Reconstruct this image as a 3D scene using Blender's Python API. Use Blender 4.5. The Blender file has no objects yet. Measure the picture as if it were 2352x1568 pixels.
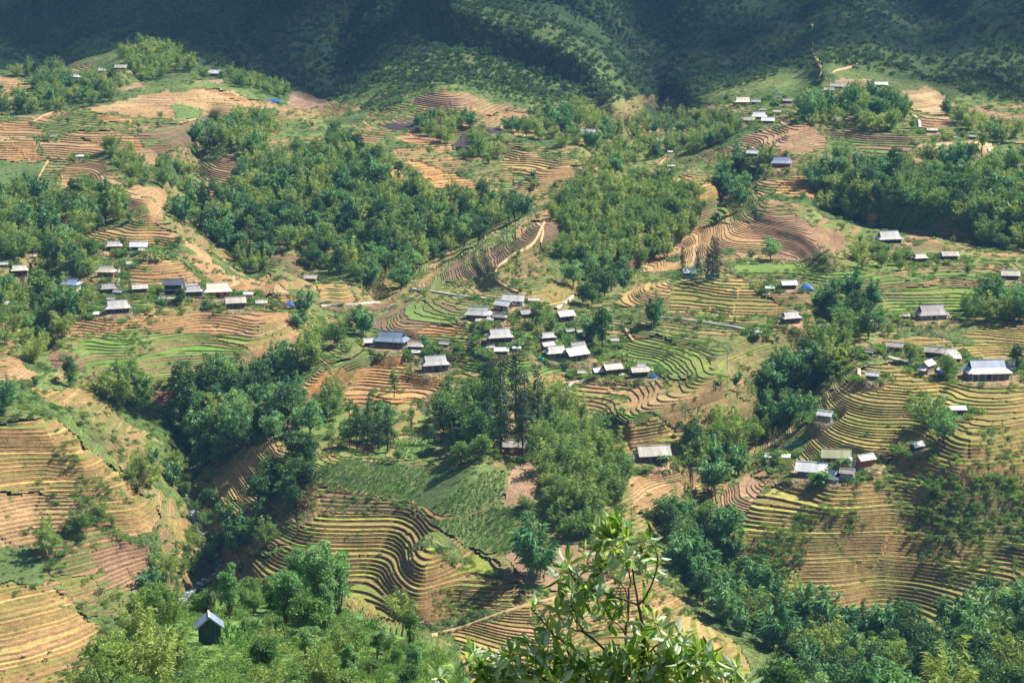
import bpy, math, random
import numpy as np
from mathutils import Vector, Matrix

random.seed(7)
RNG = np.random.default_rng(7)
SC = bpy.context.scene
COL = SC.collection

# ------------------------------------------------------------------ camera
CW, CH = 2352.0, 1568.0            # layout units of the survey sheet used below
LENS = 70.0
PITCH = math.radians(-12.0)
CAMZ = 200.0
FPX = LENS / 36.0 * CW
cam_data = bpy.data.cameras.new('camera')
cam_data.lens = LENS
cam_data.sensor_width = 36.0
cam_data.clip_start = 0.5
cam_data.clip_end = 20000.0
cam = bpy.data.objects.new('camera', cam_data)
cam.location = (0, 0, CAMZ)
cam.rotation_euler = (math.pi / 2 + PITCH, 0, 0)
COL.objects.link(cam)
SC.camera = cam

# ------------------------------------------------------------------ sky, sun, exposure
SUN_EL = math.radians(52.0)
SUN_AZ = math.radians(68.0)          # clockwise from +Y (view direction) towards +X
SUN_DIR = Vector((math.cos(SUN_EL) * math.sin(SUN_AZ), math.cos(SUN_EL) * math.cos(SUN_AZ), math.sin(SUN_EL)))
world = bpy.data.worlds.new('World')
SC.world = world
world.use_nodes = True
wn = world.node_tree
bg = wn.nodes['Background']
sky = wn.nodes.new('ShaderNodeTexSky')
sky.sky_type = 'NISHITA'
sky.sun_disc = False
sky.sun_elevation = SUN_EL
sky.sun_rotation = SUN_AZ
sky.altitude = 1200.0
wn.links.new(sky.outputs[0], bg.inputs[0])
bg.inputs[1].default_value = 0.07
sun_data = bpy.data.lights.new('sun', 'SUN')
sun_data.energy = 5.0
sun_data.angle = math.radians(0.53)
sun_data.color = (1.0, 0.95, 0.86)
sun = bpy.data.objects.new('sun', sun_data)
sun.rotation_euler = SUN_DIR.to_track_quat('Z', 'Y').to_euler()
sun.location = (300, 300, 900)
COL.objects.link(sun)
SC.view_settings.view_transform = 'Standard'
SC.view_settings.look = 'None'
SC.view_settings.gamma = 1.0
SC.view_settings.use_curve_mapping = False
SC.view_settings.exposure = 0.85
SC.render.engine = 'CYCLES'
cy = SC.cycles
cy.max_bounces = 4
cy.diffuse_bounces = 2
cy.glossy_bounces = 2
cy.transmission_bounces = 3
cy.transparent_max_bounces = 4
cy.volume_bounces = 0
cy.use_denoising = True
cy.caustics_reflective = False
cy.caustics_refractive = False

# ------------------------------------------------------------------ small helpers
def link(o, parent=None):
    COL.objects.link(o)
    if parent is not None:
        o.parent = parent
    return o

def tag(o, label=None, cat=None, group=None, kind=None):
    if label: o['label'] = label
    if cat: o['category'] = cat
    if group: o['group'] = group
    if kind: o['kind'] = kind
    return o

def empty(name, loc, rz=0.0):
    o = bpy.data.objects.new(name, None)
    o.empty_display_size = 0.5
    o.location = loc
    o.rotation_euler = (0, 0, rz)
    return link(o)

def mesh_np(name, verts, faces, mats=None, fmat=None, fcol=None, smooth=False):
    """verts (n,3); faces: list of (m,k) int arrays, or one array"""
    if isinstance(faces, np.ndarray):
        faces = [faces]
    faces = [f for f in faces if len(f)]
    me = bpy.data.meshes.new(name)
    verts = np.ascontiguousarray(verts, dtype=np.float32)
    me.vertices.add(len(verts))
    me.vertices.foreach_set('co', verts.ravel())
    idx = np.concatenate([f.ravel() for f in faces]).astype(np.int32)
    tot = np.concatenate([np.full(len(f), f.shape[1], np.int32) for f in faces])
    st = np.concatenate([[0], np.cumsum(tot)[:-1]]).astype(np.int32)
    me.loops.add(len(idx))
    me.loops.foreach_set('vertex_index', idx)
    me.polygons.add(len(tot))
    me.polygons.foreach_set('loop_start', st)
    me.polygons.foreach_set('loop_total', tot)
    for m in (mats or []):
        me.materials.append(m)
    if fmat is not None:
        me.polygons.foreach_set('material_index', np.asarray(fmat, np.int32))
    me.update(calc_edges=True)
    if smooth:
        me.polygons.foreach_set('use_smooth', np.ones(len(tot), bool))
    if fcol is not None:
        a = me.attributes.new('col', 'FLOAT_COLOR', 'FACE')
        c = np.ones((len(tot), 4), np.float32)
        c[:, :3] = fcol
        a.data.foreach_set('color', c.ravel())
    return me

class MB:
    """collects simple solids for one mesh"""
    def __init__(s):
        s.v, s.f = [], []
    def poly(s, pts, faces):
        n = len(s.v)
        s.v += [tuple(p) for p in pts]
        s.f += [tuple(i + n for i in f) for f in faces]
        return s
    def box(s, x0, x1, y0, y1, z0, z1):
        p = [(x0,y0,z0),(x1,y0,z0),(x1,y1,z0),(x0,y1,z0),(x0,y0,z1),(x1,y0,z1),(x1,y1,z1),(x0,y1,z1)]
        return s.poly(p, [(0,3,2,1),(4,5,6,7),(0,1,5,4),(1,2,6,5),(2,3,7,6),(3,0,4,7)])
    def slab(s, quad, t):
        """a quad given a thickness t downward along its normal"""
        q = [Vector(p) for p in quad]
        n = (q[1]-q[0]).cross(q[2]-q[0]).normalized()
        if n.z < 0: n = -n
        b = [p - n*t for p in q]
        k = len(q)
        fs = [tuple(range(k)), tuple(range(2*k-1, k-1, -1))]
        for i in range(k):
            j = (i+1) % k
            fs.append((i, i+k, j+k, j))
        return s.poly([tuple(p) for p in q+b], fs)
    def tube(s, pts, rads, n=6):
        P = [Vector(p) for p in pts]
        base = len(s.v)
        for i, p in enumerate(P):
            d = (P[min(i+1, len(P)-1)] - P[max(i-1, 0)]).normalized()
            a = d.cross(Vector((0, 0, 1)))
            if a.length < 1e-3: a = Vector((1, 0, 0))
            a.normalize(); b = d.cross(a)
            for k in range(n):
                t = 2*math.pi*k/n
                q = p + (a*math.cos(t) + b*math.sin(t))*rads[i]
                s.v.append(tuple(q))
        for i in range(len(P)-1):
            for k in range(n):
                k2 = (k+1) % n
                s.f.append((base+i*n+k, base+i*n+k2, base+(i+1)*n+k2, base+(i+1)*n+k))
        s.f.append(tuple(base+(len(P)-1)*n+k for k in range(n)))
        s.f.append(tuple(base+k for k in range(n-1, -1, -1)))
        return s
    def mesh(s, name, mat, smooth=False):
        me = bpy.data.meshes.new(name)
        me.from_pydata(s.v, [], s.f)
        if mat: me.materials.append(mat)
        if smooth:
            me.polygons.foreach_set('use_smooth', np.ones(len(me.polygons), bool))
        me.update()
        return me
    def build(s, name, mat, parent=None, smooth=False):
        return link(bpy.data.objects.new(name, s.mesh(name, mat, smooth)), parent)

# value-noise fbm in the plane
_perm = RNG.integers(0, 2**31, 4096)
def _h(ix, iy):
    return _perm[(ix * 73856093 ^ iy * 19349663) & 4095] / 2.0**31
def vnoise(x, y):
    ix = np.floor(x).astype(np.int64); iy = np.floor(y).astype(np.int64)
    fx = x - ix; fy = y - iy
    fx = fx*fx*(3-2*fx); fy = fy*fy*(3-2*fy)
    a = _h(ix, iy); b = _h(ix+1, iy); c = _h(ix, iy+1); d = _h(ix+1, iy+1)
    return (a*(1-fx)+b*fx)*(1-fy) + (c*(1-fx)+d*fx)*fy
def fbm(x, y, oct=3):
    s = 0; a = 1; t = 0
    for k in range(oct):
        s = s + a*(vnoise(x*2**k + 17.3*k, y*2**k - 9.1*k)*2-1); t += a; a *= 0.5
    return s/t

def pip(poly, x, y):
    """points in polygon (vectorised)"""
    inside = np.zeros(np.shape(x), bool)
    n = len(poly)
    j = n-1
    for i in range(n):
        xi, yi = poly[i]; xj, yj = poly[j]
        if yi != yj:
            c = ((yi > y) != (yj > y)) & (x < (xj-xi)*(y-yi)/(yj-yi)+xi)
            inside ^= c
        j = i
    return inside
# ------------------------------------------------------------------ materials (all procedural)
def new_mat(name):
    m = bpy.data.materials.new(name)
    m.use_nodes = True
    nt = m.node_tree
    nt.nodes.clear()
    out = nt.nodes.new('ShaderNodeOutputMaterial')
    return m, nt, out

def N(nt, typ, **kw):
    n = nt.nodes.new(typ)
    for k, v in kw.items():
        if k.startswith('in_'):
            key = k[3:]
            key = int(key) if key.isdigit() else key
            n.inputs[key].default_value = v
        else:
            setattr(n, k, v)
    return n

def mixc(nt, fac, a, b, mode='MIX'):
    n = nt.nodes.new('ShaderNodeMix')
    n.data_type = 'RGBA'; n.blend_type = mode; n.clamp_factor = True
    for sock, val in ((n.inputs[0], fac), (n.inputs[6], a), (n.inputs[7], b)):
        if isinstance(val, bpy.types.NodeSocket): nt.links.new(val, sock)
        elif isinstance(val, (int, float)): sock.default_value = val
        else: sock.default_value = (*val, 1.0)
    return n.outputs[2]

def ramp(nt, fac, stops):
    r = nt.nodes.new('ShaderNodeValToRGB')
    e = r.color_ramp.elements
    while len(e) < len(stops): e.new(0.5)
    for k, (p, c) in enumerate(stops):
        e[k].position = p
        e[k].color = (*c, 1) if len(c) == 3 else c
    nt.links.new(fac, r.inputs[0])
    return r.outputs[0]

def noise(nt, vec, scale, detail=3, rough=0.55):
    n = N(nt, 'ShaderNodeTexNoise')
    n.inputs['Scale'].default_value = scale
    n.inputs['Detail'].default_value = detail
    n.inputs['Roughness'].default_value = rough
    if vec is not None: nt.links.new(vec, n.inputs['Vector'])
    return n.outputs[0]

def g3(v): return (v, v, v)

def principled(nt, out, col, rough=0.9, spec=0.2, bump=None, bstr=0.4, bdist=0.2):
    p = N(nt, 'ShaderNodeBsdfPrincipled')
    if isinstance(col, bpy.types.NodeSocket): nt.links.new(col, p.inputs['Base Color'])
    else: p.inputs['Base Color'].default_value = (*col, 1)
    p.inputs['Roughness'].default_value = rough
    p.inputs['Specular IOR Level'].default_value = spec
    if bump is not None:
        b = N(nt, 'ShaderNodeBump')
        b.inputs['Strength'].default_value = bstr
        b.inputs['Distance'].default_value = bdist
        nt.links.new(bump, b.inputs['Height'])
        nt.links.new(b.outputs[0], p.inputs['Normal'])
    nt.links.new(p.outputs[0], out.inputs[0])
    return p

def m_ground():
    m, nt, out = new_mat('ground_cover')
    geo = N(nt, 'ShaderNodeNewGeometry').outputs['Position']
    at = N(nt, 'ShaderNodeAttribute', attribute_name='col').outputs['Color']
    n1 = noise(nt, geo, 0.06, 2, 0.6)
    n2 = noise(nt, geo, 0.45, 3, 0.65)
    n3 = noise(nt, geo, 1.8, 1, 0.6)
    c = mixc(nt, 1.0, at, ramp(nt, n1, [(0.3, (0.62, 0.70, 0.72)), (0.7, (1.35, 1.22, 1.1))]), 'MULTIPLY')
    c = mixc(nt, 1.0, c, ramp(nt, n2, [(0.32, (0.45, 0.5, 0.5)), (0.55, (1.0, 1.0, 0.95)), (0.72, (1.5, 1.45, 1.25))]), 'MULTIPLY')
    c = mixc(nt, 1.0, c, ramp(nt, n3, [(0.3, g3(0.7)), (0.7, g3(1.3))]), 'MULTIPLY')
    principled(nt, out, c, 0.95, 0.1, n2, 1.0, 1.6)
    return m

def m_terrace():
    """soil and young rice of the terraces; base colour per face, weeds and clods on top"""
    m, nt, out = new_mat('terrace_soil')
    geo = N(nt, 'ShaderNodeNewGeometry')
    pos = geo.outputs['Position']
    at = N(nt, 'ShaderNodeAttribute', attribute_name='col').outputs['Color']
    n1 = noise(nt, pos, 0.05, 1, 0.6)
    n2 = noise(nt, pos, 0.55, 2, 0.65)
    n3 = noise(nt, pos, 2.2, 1, 0.6)
    nw = noise(nt, pos, 0.16, 4, 0.7)
    c = mixc(nt, 1.0, at, ramp(nt, n1, [(0.3, (0.82, 0.82, 0.8)), (0.7, (1.18, 1.15, 1.12))]), 'MULTIPLY')
    c = mixc(nt, 1.0, c, ramp(nt, n2, [(0.3, (0.72, 0.72, 0.7)), (0.7, (1.25, 1.22, 1.2))]), 'MULTIPLY')
    c = mixc(nt, 1.0, c, ramp(nt, n3, [(0.3, g3(0.82)), (0.7, g3(1.18))]), 'MULTIPLY')
    weeds = ramp(nt, nw, [(0.60, g3(0)), (0.68, g3(1))])
    c = mixc(nt, weeds, c, ramp(nt, n3, [(0.3, (0.045, 0.085, 0.02)), (0.7, (0.13, 0.19, 0.045))]))
    principled(nt, out, c, 0.92, 0.15, n3, 0.6, 0.25)
    return m

def m_leaf(name, c1, c2, trans=0.3, tcol=(0.30, 0.42, 0.08), rough=0.6):
    m, nt, out = new_mat(name)
    oi = N(nt, 'ShaderNodeObjectInfo').outputs['Random']
    geo = N(nt, 'ShaderNodeNewGeometry')
    n = noise(nt, geo.outputs['Position'], 0.35, 1, 0.6)
    rp = geo.outputs['Random Per Island']
    c = mixc(nt, oi, c1, c2)
    c = mixc(nt, 1.0, c, ramp(nt, n, [(0.3, (0.7, 0.75, 0.75)), (0.7, (1.3, 1.25, 1.15))]), 'MULTIPLY')
    c = mixc(nt, 1.0, c, ramp(nt, rp, [(0.0, (0.6, 0.65, 0.7)), (0.7, (1.1, 1.1, 1.0)), (1.0, (1.6, 1.5, 1.2))]), 'MULTIPLY')
    d = N(nt, 'ShaderNodeBsdfPrincipled')
    d.inputs['Roughness'].default_value = rough
    d.inputs['Specular IOR Level'].default_value = 0.25
    nt.links.new(c, d.inputs['Base Color'])
    t = N(nt, 'ShaderNodeBsdfTranslucent')
    tc = mixc(nt, 1.0, c, (1.5, 1.6, 0.8), 'MULTIPLY')
    nt.links.new(tc, t.inputs['Color'])
    mx = N(nt, 'ShaderNodeMixShader'); mx.inputs[0].default_value = trans
    nt.links.new(d.outputs[0], mx.inputs[1]); nt.links.new(t.outputs[0], mx.inputs[2])
    nt.links.new(mx.outputs[0], out.inputs[0])
    return m

def m_plain(name, col, rough=0.85, var=0.25, scale=1.5, spec=0.2, bstr=0.2):
    m, nt, out = new_mat(name)
    tc = N(nt, 'ShaderNodeTexCoord').outputs['Object']
    n = noise(nt, tc, scale, 4, 0.6)
    oi = N(nt, 'ShaderNodeObjectInfo').outputs['Random']
    c = mixc(nt, 1.0, col, ramp(nt, n, [(0.25, g3(1-var)), (0.75, g3(1+var))]), 'MULTIPLY')
    c = mixc(nt, 1.0, c, ramp(nt, oi, [(0, g3(0.9)), (1, g3(1.1))]), 'MULTIPLY')
    principled(nt, out, c, rough, spec, n, bstr, 0.05)
    return m

def m_sheet(name, col, stain, rough=0.6, amount=0.5, spec=0.3):
    """corrugated roof sheets: corrugation runs down the slope, rows of sheets, rain stains"""
    m, nt, out = new_mat(name)
    tc = N(nt, 'ShaderNodeTexCoord').outputs['Object']
    mp = N(nt, 'ShaderNodeMapping'); mp.inputs['Scale'].default_value = (1.6, 0.22, 0.22)
    nt.links.new(tc, mp.inputs[0])
    streak = noise(nt, mp.outputs[0], 1.0, 4, 0.65)
    n2 = noise(nt, tc, 0.5, 3, 0.6)
    sx = N(nt, 'ShaderNodeSeparateXYZ'); nt.links.new(tc, sx.inputs[0])
    br = N(nt, 'ShaderNodeMath', operation='MULTIPLY'); nt.links.new(sx.outputs[0], br.inputs[0]); br.inputs[1].default_value = 1.05
    fl = N(nt, 'ShaderNodeMath', operation='FLOOR'); nt.links.new(br.outputs[0], fl.inputs[0])
    wn_ = N(nt, 'ShaderNodeTexWhiteNoise', noise_dimensions='1D'); nt.links.new(fl.outputs[0], wn_.inputs['W'])
    oi = N(nt, 'ShaderNodeObjectInfo').outputs['Random']
    c = mixc(nt, ramp(nt, streak, [(0.45, g3(0)), (0.75, g3(amount))]), col, stain)
    c = mixc(nt, 1.0, c, ramp(nt, wn_.outputs['Value'], [(0, g3(0.84)), (1, g3(1.1))]), 'MULTIPLY')
    c = mixc(nt, 1.0, c, ramp(nt, n2, [(0.3, g3(0.85)), (0.7, g3(1.1))]), 'MULTIPLY')
    c = mixc(nt, 1.0, c, ramp(nt, oi, [(0, g3(0.82)), (1, g3(1.12))]), 'MULTIPLY')
    w = N(nt, 'ShaderNodeTexWave', wave_type='BANDS', bands_direction='X')
    w.inputs['Scale'].default_value = 2.2
    nt.links.new(tc, w.inputs['Vector'])
    principled(nt, out, c, rough, spec, w.outputs[1], 0.25, 0.05)
    return m

def m_planks(name, col, var=0.45):
    m, nt, out = new_mat(name)
    tc = N(nt, 'ShaderNodeTexCoord').outputs['Object']
    mp = N(nt, 'ShaderNodeMapping'); mp.inputs['Scale'].default_value = (3.5, 3.5, 0.12)
    nt.links.new(tc, mp.inputs[0])
    n = noise(nt, mp.outputs[0], 1.0, 2, 0.6)
    oi = N(nt, 'ShaderNodeObjectInfo').outputs['Random']
    c = mixc(nt, 1.0, col, ramp(nt, n, [(0.3, g3(1-var)), (0.7, g3(1+var))]), 'MULTIPLY')
    c = mixc(nt, 1.0, c, ramp(nt, oi, [(0, g3(0.75)), (1, g3(1.2))]), 'MULTIPLY')
    principled(nt, out, c, 0.85, 0.15, n, 0.5, 0.06)
    return m

M = {}
M['ground'] = m_ground()
M['terrace'] = m_terrace()
M['bamboo'] = m_leaf('bamboo_leaves', (0.136, 0.242, 0.085), (0.319, 0.384, 0.124), 0.32)
M['bamboo_blue'] = m_leaf('blue_green_leaves', (0.100, 0.242, 0.118), (0.189, 0.336, 0.159), 0.28)
M['pale'] = m_leaf('pale_green_leaves', (0.16, 0.31, 0.14), (0.25, 0.39, 0.19), 0.34)
M['broad'] = m_leaf('broad_leaves', (0.094, 0.201, 0.065), (0.224, 0.325, 0.100), 0.28)
M['dark'] = m_leaf('dark_leaves', (0.065, 0.142, 0.057), (0.106, 0.195, 0.071), 0.22)
M['conifer'] = m_leaf('conifer_needles', (0.038, 0.075, 0.042), (0.06, 0.10, 0.048), 0.1)
M['shrub'] = m_leaf('shrub_leaves', (0.100, 0.206, 0.065), (0.248, 0.342, 0.106), 0.32)
M['scrub'] = m_leaf('mountain_scrub', (0.06, 0.125, 0.055), (0.105, 0.175, 0.07), 0.22)
M['dry'] = m_leaf('dry_leaves', (0.16, 0.13, 0.075), (0.22, 0.17, 0.10), 0.2)
M['banana'] = m_leaf('banana_leaves', (0.09, 0.19, 0.06), (0.13, 0.24, 0.08), 0.35)
M['maize'] = m_leaf('maize_leaves', (0.08, 0.19, 0.06), (0.13, 0.25, 0.08), 0.35)
M['bark'] = m_plain('bark', (0.11, 0.085, 0.06), 0.95, 0.4, 6.0)
M['culm'] = m_plain('bamboo_culm', (0.19, 0.19, 0.08), 0.7, 0.3, 2.0)
M['path'] = m_plain('concrete_path', (0.52, 0.47, 0.39), 0.9, 0.15, 0.6)
M['dirt'] = m_plain('dirt_path', (0.50, 0.33, 0.17), 0.95, 0.25, 0.5)
M['rock'] = m_plain('stream_rock', (0.50, 0.48, 0.45), 0.85, 0.3, 1.2)
M['roof_grey'] = m_sheet('fibre_cement_roof', (0.56, 0.53, 0.50), (0.15, 0.135, 0.125))
M['roof_dark'] = m_sheet('weathered_shingle_roof', (0.34, 0.32, 0.305), (0.09, 0.065, 0.06))
M['roof_tan'] = m_sheet('aged_tan_roof', (0.60, 0.54, 0.46), (0.2, 0.12, 0.09))
M['roof_white'] = m_sheet('new_white_sheet_roof', (0.84, 0.83, 0.82), (0.45, 0.42, 0.40), 0.5, 0.3)
M['roof_cream'] = m_sheet('cream_sheet_roof', (0.72, 0.64, 0.50), (0.5, 0.42, 0.32), 0.55, 0.3)
M['roof_blue'] = m_sheet('blue_grey_metal_roof', (0.27, 0.33, 0.45), (0.16, 0.19, 0.26), 0.4, 0.3, 0.5)
M['roof_navy'] = m_sheet('dark_slate_metal_roof', (0.11, 0.13, 0.18), (0.08, 0.09, 0.12), 0.5, 0.3, 0.4)
M['roof_khaki'] = m_sheet('khaki_sheet_roof', (0.40, 0.40, 0.22), (0.30, 0.28, 0.16), 0.6, 0.3)
M['wall_brown'] = m_planks('brown_plank_wall', (0.15, 0.095, 0.062))
M['wall_dark'] = m_planks('dark_plank_wall', (0.06, 0.045, 0.036))  # planks in one very dark brown
M['wall_grey'] = m_planks('weathered_grey_plank_wall', (0.19, 0.165, 0.145))
M['wall_orange'] = m_planks('varnished_orange_plank_wall', (0.32, 0.115, 0.035))
M['wall_gold'] = m_planks('golden_new_plank_wall', (0.42, 0.22, 0.05))
M['wall_tan'] = m_planks('tan_woven_wall', (0.34, 0.23, 0.165), 0.25)
M['wall_white'] = m_plain('white_rendered_wall', (0.72, 0.70, 0.66), 0.9, 0.12, 0.8)
M['wall_block'] = m_plain('grey_block_wall', (0.33, 0.325, 0.32), 0.9, 0.2, 1.0)
M['wall_green'] = m_planks('dark_green_board_wall', (0.035, 0.075, 0.07), 0.3)
M['wall_red'] = m_planks('red_brown_plank_wall', (0.24, 0.055, 0.03), 0.3)
M['door'] = m_planks('door_boards', (0.075, 0.05, 0.035))
M['blue'] = m_plain('blue_tarpaulin', (0.03, 0.12, 0.42), 0.5, 0.2, 1.0)
M['glass'] = m_plain('dark_window_glass', (0.02, 0.025, 0.03), 0.15, 0.1, 1.0, 0.5)
M['net'] = m_plain('turquoise_net', (0.03, 0.28, 0.24), 0.8, 0.25, 2.0)
M['pole'] = m_plain('concrete_pole', (0.36, 0.35, 0.33), 0.9, 0.2, 2.0)
M['wood'] = m_plain('grey_bamboo_poles', (0.33, 0.28, 0.21), 0.9, 0.35, 2.0)
M['metal'] = m_plain('steel_tank', (0.6, 0.62, 0.65), 0.3, 0.1, 1.0, 0.6)
# ------------------------------------------------------------------ the lie of the land
# survey marks: (bearing, dip, range in metres); the ground is the smooth sheet through them
CP = [
 # mountain wall
 (-500,-450,3000),(300,-450,3000),(1200,-450,2900),(2000,-450,3050),(2900,-450,3000),
 (-500,0,2350),(100,0,2450),(400,0,2250),(700,0,2300),(1000,0,1950),(1250,0,2150),(1600,0,2400),(2000,0,2450),(2352,0,2350),(2900,0,2300),
 (60,90,2150),(300,90,1950),(560,100,2000),(760,120,2050),(960,110,1760),(1120,130,1720),(1330,130,1900),(1600,120,2150),(1850,110,2050),(2100,110,2150),(2330,150,1900),(2900,120,2000),
 # foot of the mountain
 (-500,140,1850),(0,150,1780),(200,140,1700),(340,170,1640),(520,190,1620),(720,220,1680),(900,190,1600),(1050,190,1540),(1250,240,1560),(1420,250,1650),(1530,250,1700),
 (1640,215,1560),(1780,190,1560),(1900,165,1520),(2010,175,1500),(2120,190,1430),(2230,235,1400),(2340,260,1380),(2900,240,1500),
 # upper farmland
 (-500,260,1450),(0,250,1450),(150,240,1450),(400,215,1500),(600,235,1500),(820,255,1500),(1000,215,1480),(1100,255,1420),(1280,275,1420),(1500,300,1480),(1700,260,1380),(1900,260,1360),(2100,250,1340),(2300,290,1290),
 (-500,340,1240),(0,330,1250),(180,320,1260),(380,300,1300),(560,300,1310),(760,320,1290),(950,310,1310),(1100,330,1290),(1300,330,1290),(1500,360,1320),(1700,330,1230),(1900,330,1210),(2100,330,1190),(2300,350,1170),
 (0,420,1130),(200,420,1130),(350,410,1120),(480,420,1150),(620,400,1150),(800,390,1150),(1000,400,1170),(1200,400,1190),(1400,420,1100),(1560,425,1120),(1700,420,1130),(1830,420,1100),(2050,420,1090),(2300,420,1080),
 # middle
 (-500,500,1000),(0,500,1010),(200,500,1010),(330,480,1000),(430,535,960),(560,520,1030),(720,480,1060),(900,480,1070),(1100,490,1060),(1230,505,990),(1400,500,1010),(1560,510,1020),(1700,510,1010),(1850,520,990),(2050,520,1000),(2300,520,1000),(2900,500,1000),
 (0,580,920),(150,580,920),(300,580,905),(430,600,890),(560,610,930),(700,600,970),(850,620,960),(1000,620,940),(1130,600,915),(1240,560,940),(1400,600,940),(1560,600,920),(1700,590,910),(1900,590,900),(2100,600,905),(2300,610,900),
 (-500,650,860),(50,650,855),(250,660,845),(450,670,835),(600,690,830),(720,680,870),(860,685,885),(1000,665,870),(1150,660,855),(1350,660,880),(1480,660,855),(1650,660,840),(1850,660,840),(2100,660,840),(2320,660,830),(2900,650,850),
 (100,740,790),(250,740,780),(450,740,790),(650,740,790),(760,750,810),(900,730,805),(1050,720,800),(1180,705,795),(1330,720,805),(1480,720,805),(1650,730,785),(1850,740,780),(2050,740,770),(2300,740,770),
 (-500,800,680),(40,820,690),(180,800,745),(400,800,750),(600,800,750),(720,800,760),(830,795,772),(1000,790,765),(1200,780,768),(1380,800,762),(1500,800,750),(1700,800,740),(1850,810,745),(2000,810,715),(2150,820,715),(2300,830,715),(2900,800,720),
 (0,880,655),(130,880,670),(300,880,705),(450,900,705),(620,890,738),(760,880,728),(900,870,733),(1040,850,735),(1200,840,738),(1380,860,718),(1520,870,702),(1680,880,707),(1800,900,725),(1930,880,690),(2100,880,675),(2280,880,678),
 (-500,960,600),(0,960,625),(150,960,640),(300,980,690),(440,980,700),(560,960,690),(700,950,688),(830,930,698),(960,930,696),(1100,920,688),(1300,920,688),(1480,950,670),(1640,950,675),(1760,970,700),(1900,970,655),(2100,970,640),(2300,970,622),(2900,960,600),
 (60,1050,598),(200,1050,608),(320,1060,640),(430,1060,680),(520,1080,655),(640,1030,625),(780,1030,612),(920,1030,605),(1080,1040,602),(1200,1050,600),(1350,1030,636),(1480,1050,640),(1600,1050,640),(1720,1060,650),(1860,1080,622),(2000,1060,608),(2200,1040,598),
 (-500,1140,560),(80,1140,575),(230,1140,585),(360,1160,610),(440,1170,630),(520,1150,620),(640,1120,598),(780,1110,585),(920,1110,580),(1080,1110,578),(1230,1120,575),(1380,1130,592),(1500,1130,608),(1620,1160,600),(1740,1150,598),(1900,1130,590),(2100,1140,588),(2300,1140,585),(2900,1140,560),
 (60,1230,548),(200,1230,556),(340,1240,575),(460,1240,600),(560,1240,580),(680,1200,566),(820,1200,560),(960,1200,558),(1110,1220,554),(1240,1220,552),(1380,1220,555),(1520,1240,565),(1640,1260,572),(1780,1240,575),(1950,1240,574),(2150,1240,572),(2320,1250,568),
 (-500,1330,510),(60,1330,522),(200,1330,532),(340,1340,550),(480,1310,580),(580,1310,556),(720,1300,545),(880,1310,538),(1040,1320,521),(1150,1300,520),(1200,1340,514),(1360,1330,528),(1520,1330,538),(1640,1350,550),(1760,1350,560),(1950,1350,560),(2150,1350,558),(2320,1350,545),
 (60,1430,498),(200,1430,510),(340,1420,528),(700,1400,522),(900,1410,515),(1080,1430,500),(1280,1420,496),(1480,1420,506),(1640,1440,520),(1800,1430,535),(1980,1430,545),(2150,1440,535),(2320,1440,505),
 (-500,1560,450),(60,1560,470),(200,1560,478),(500,1560,480),(800,1560,470),(1100,1560,470),(1350,1560,464),(1600,1560,466),(1800,1560,480),(2000,1560,470),(2320,1560,450),(2900,1560,430),
 (-500,1700,420),(600,1700,430),(1200,1700,425),(1800,1700,425),(2900,1700,400),
]
_cp = np.array(CP, float)
_cp[:, 2] = 520.0*(_cp[:, 2]/520.0)**0.68
_S = 500.0
def _tps(d2): return np.where(d2 > 0, 0.5*d2*np.log(d2 + 1e-12), 0)
_pu, _pv, _pi = _cp[:, 0]/_S, _cp[:, 1]/_S, 1.0/_cp[:, 2]
_n = len(_cp)
_K = _tps((_pu[:, None]-_pu)**2 + (_pv[:, None]-_pv)**2) + 2e-3*np.eye(_n)
_P = np.stack([np.ones(_n), _pu, _pv], 1)
_A = np.block([[_K, _P], [_P.T, np.zeros((3, 3))]])
_w = np.linalg.solve(_A, np.concatenate([_pi*1e3, [0, 0, 0]]))
def inv_range(u, v):
    u = np.asarray(u, float)/_S; v = np.asarray(v, float)/_S
    r = _w[_n] + _w[_n+1]*u + _w[_n+2]*v
    for k in range(_n):
        r = r + _w[k]*_tps((u-_pu[k])**2 + (v-_pv[k])**2)
    return r*1e-3

ug = np.concatenate([np.arange(-700, -120, 24.0), np.arange(-120, 2472, 4.5), np.arange(2472, 3070, 24.0)])
vg = np.concatenate([np.arange(-520, -60, 20.0), np.arange(-60, 1640, 4.0), np.arange(1640, 1800, 20.0), np.geomspace(1800, 9000, 34)])
UU, VV = np.meshgrid(ug, vg)
INV = inv_range(UU, np.minimum(VV, 1640))
INV = np.clip(INV, 1/2150.0, 1/380.0)

# near knoll with the hut (in front of the valley)
KNOLL = [(-260,1700),(120,1700),(196,1568),(222,1512),(262,1478),(330,1425),(420,1398),(520,1376),(600,1350),(700,1350),(800,1390),(860,1420),(960,1450),(1010,1480),(1050,1520),(1085,1568),(1200,1700)]
kn = pip(KNOLL, UU, VV).astype(float)
def blur(a, n):
    for _ in range(n):
        b = a.copy()
        b[1:-1] = (a[:-2]+2*a[1:-1]+a[2:])/4
        a = b.copy()
        a[:, 1:-1] = (b[:, :-2]+2*b[:, 1:-1]+b[:, 2:])/4
    return a
kn = blur(kn, 3)
kinv = 1/345.0 + np.clip(VV-1350, 0, 330)*(1/235.0-1/345.0)/260 + np.abs(UU-640)*2.0e-7
INV = INV*(1-kn) + kinv*kn
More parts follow.
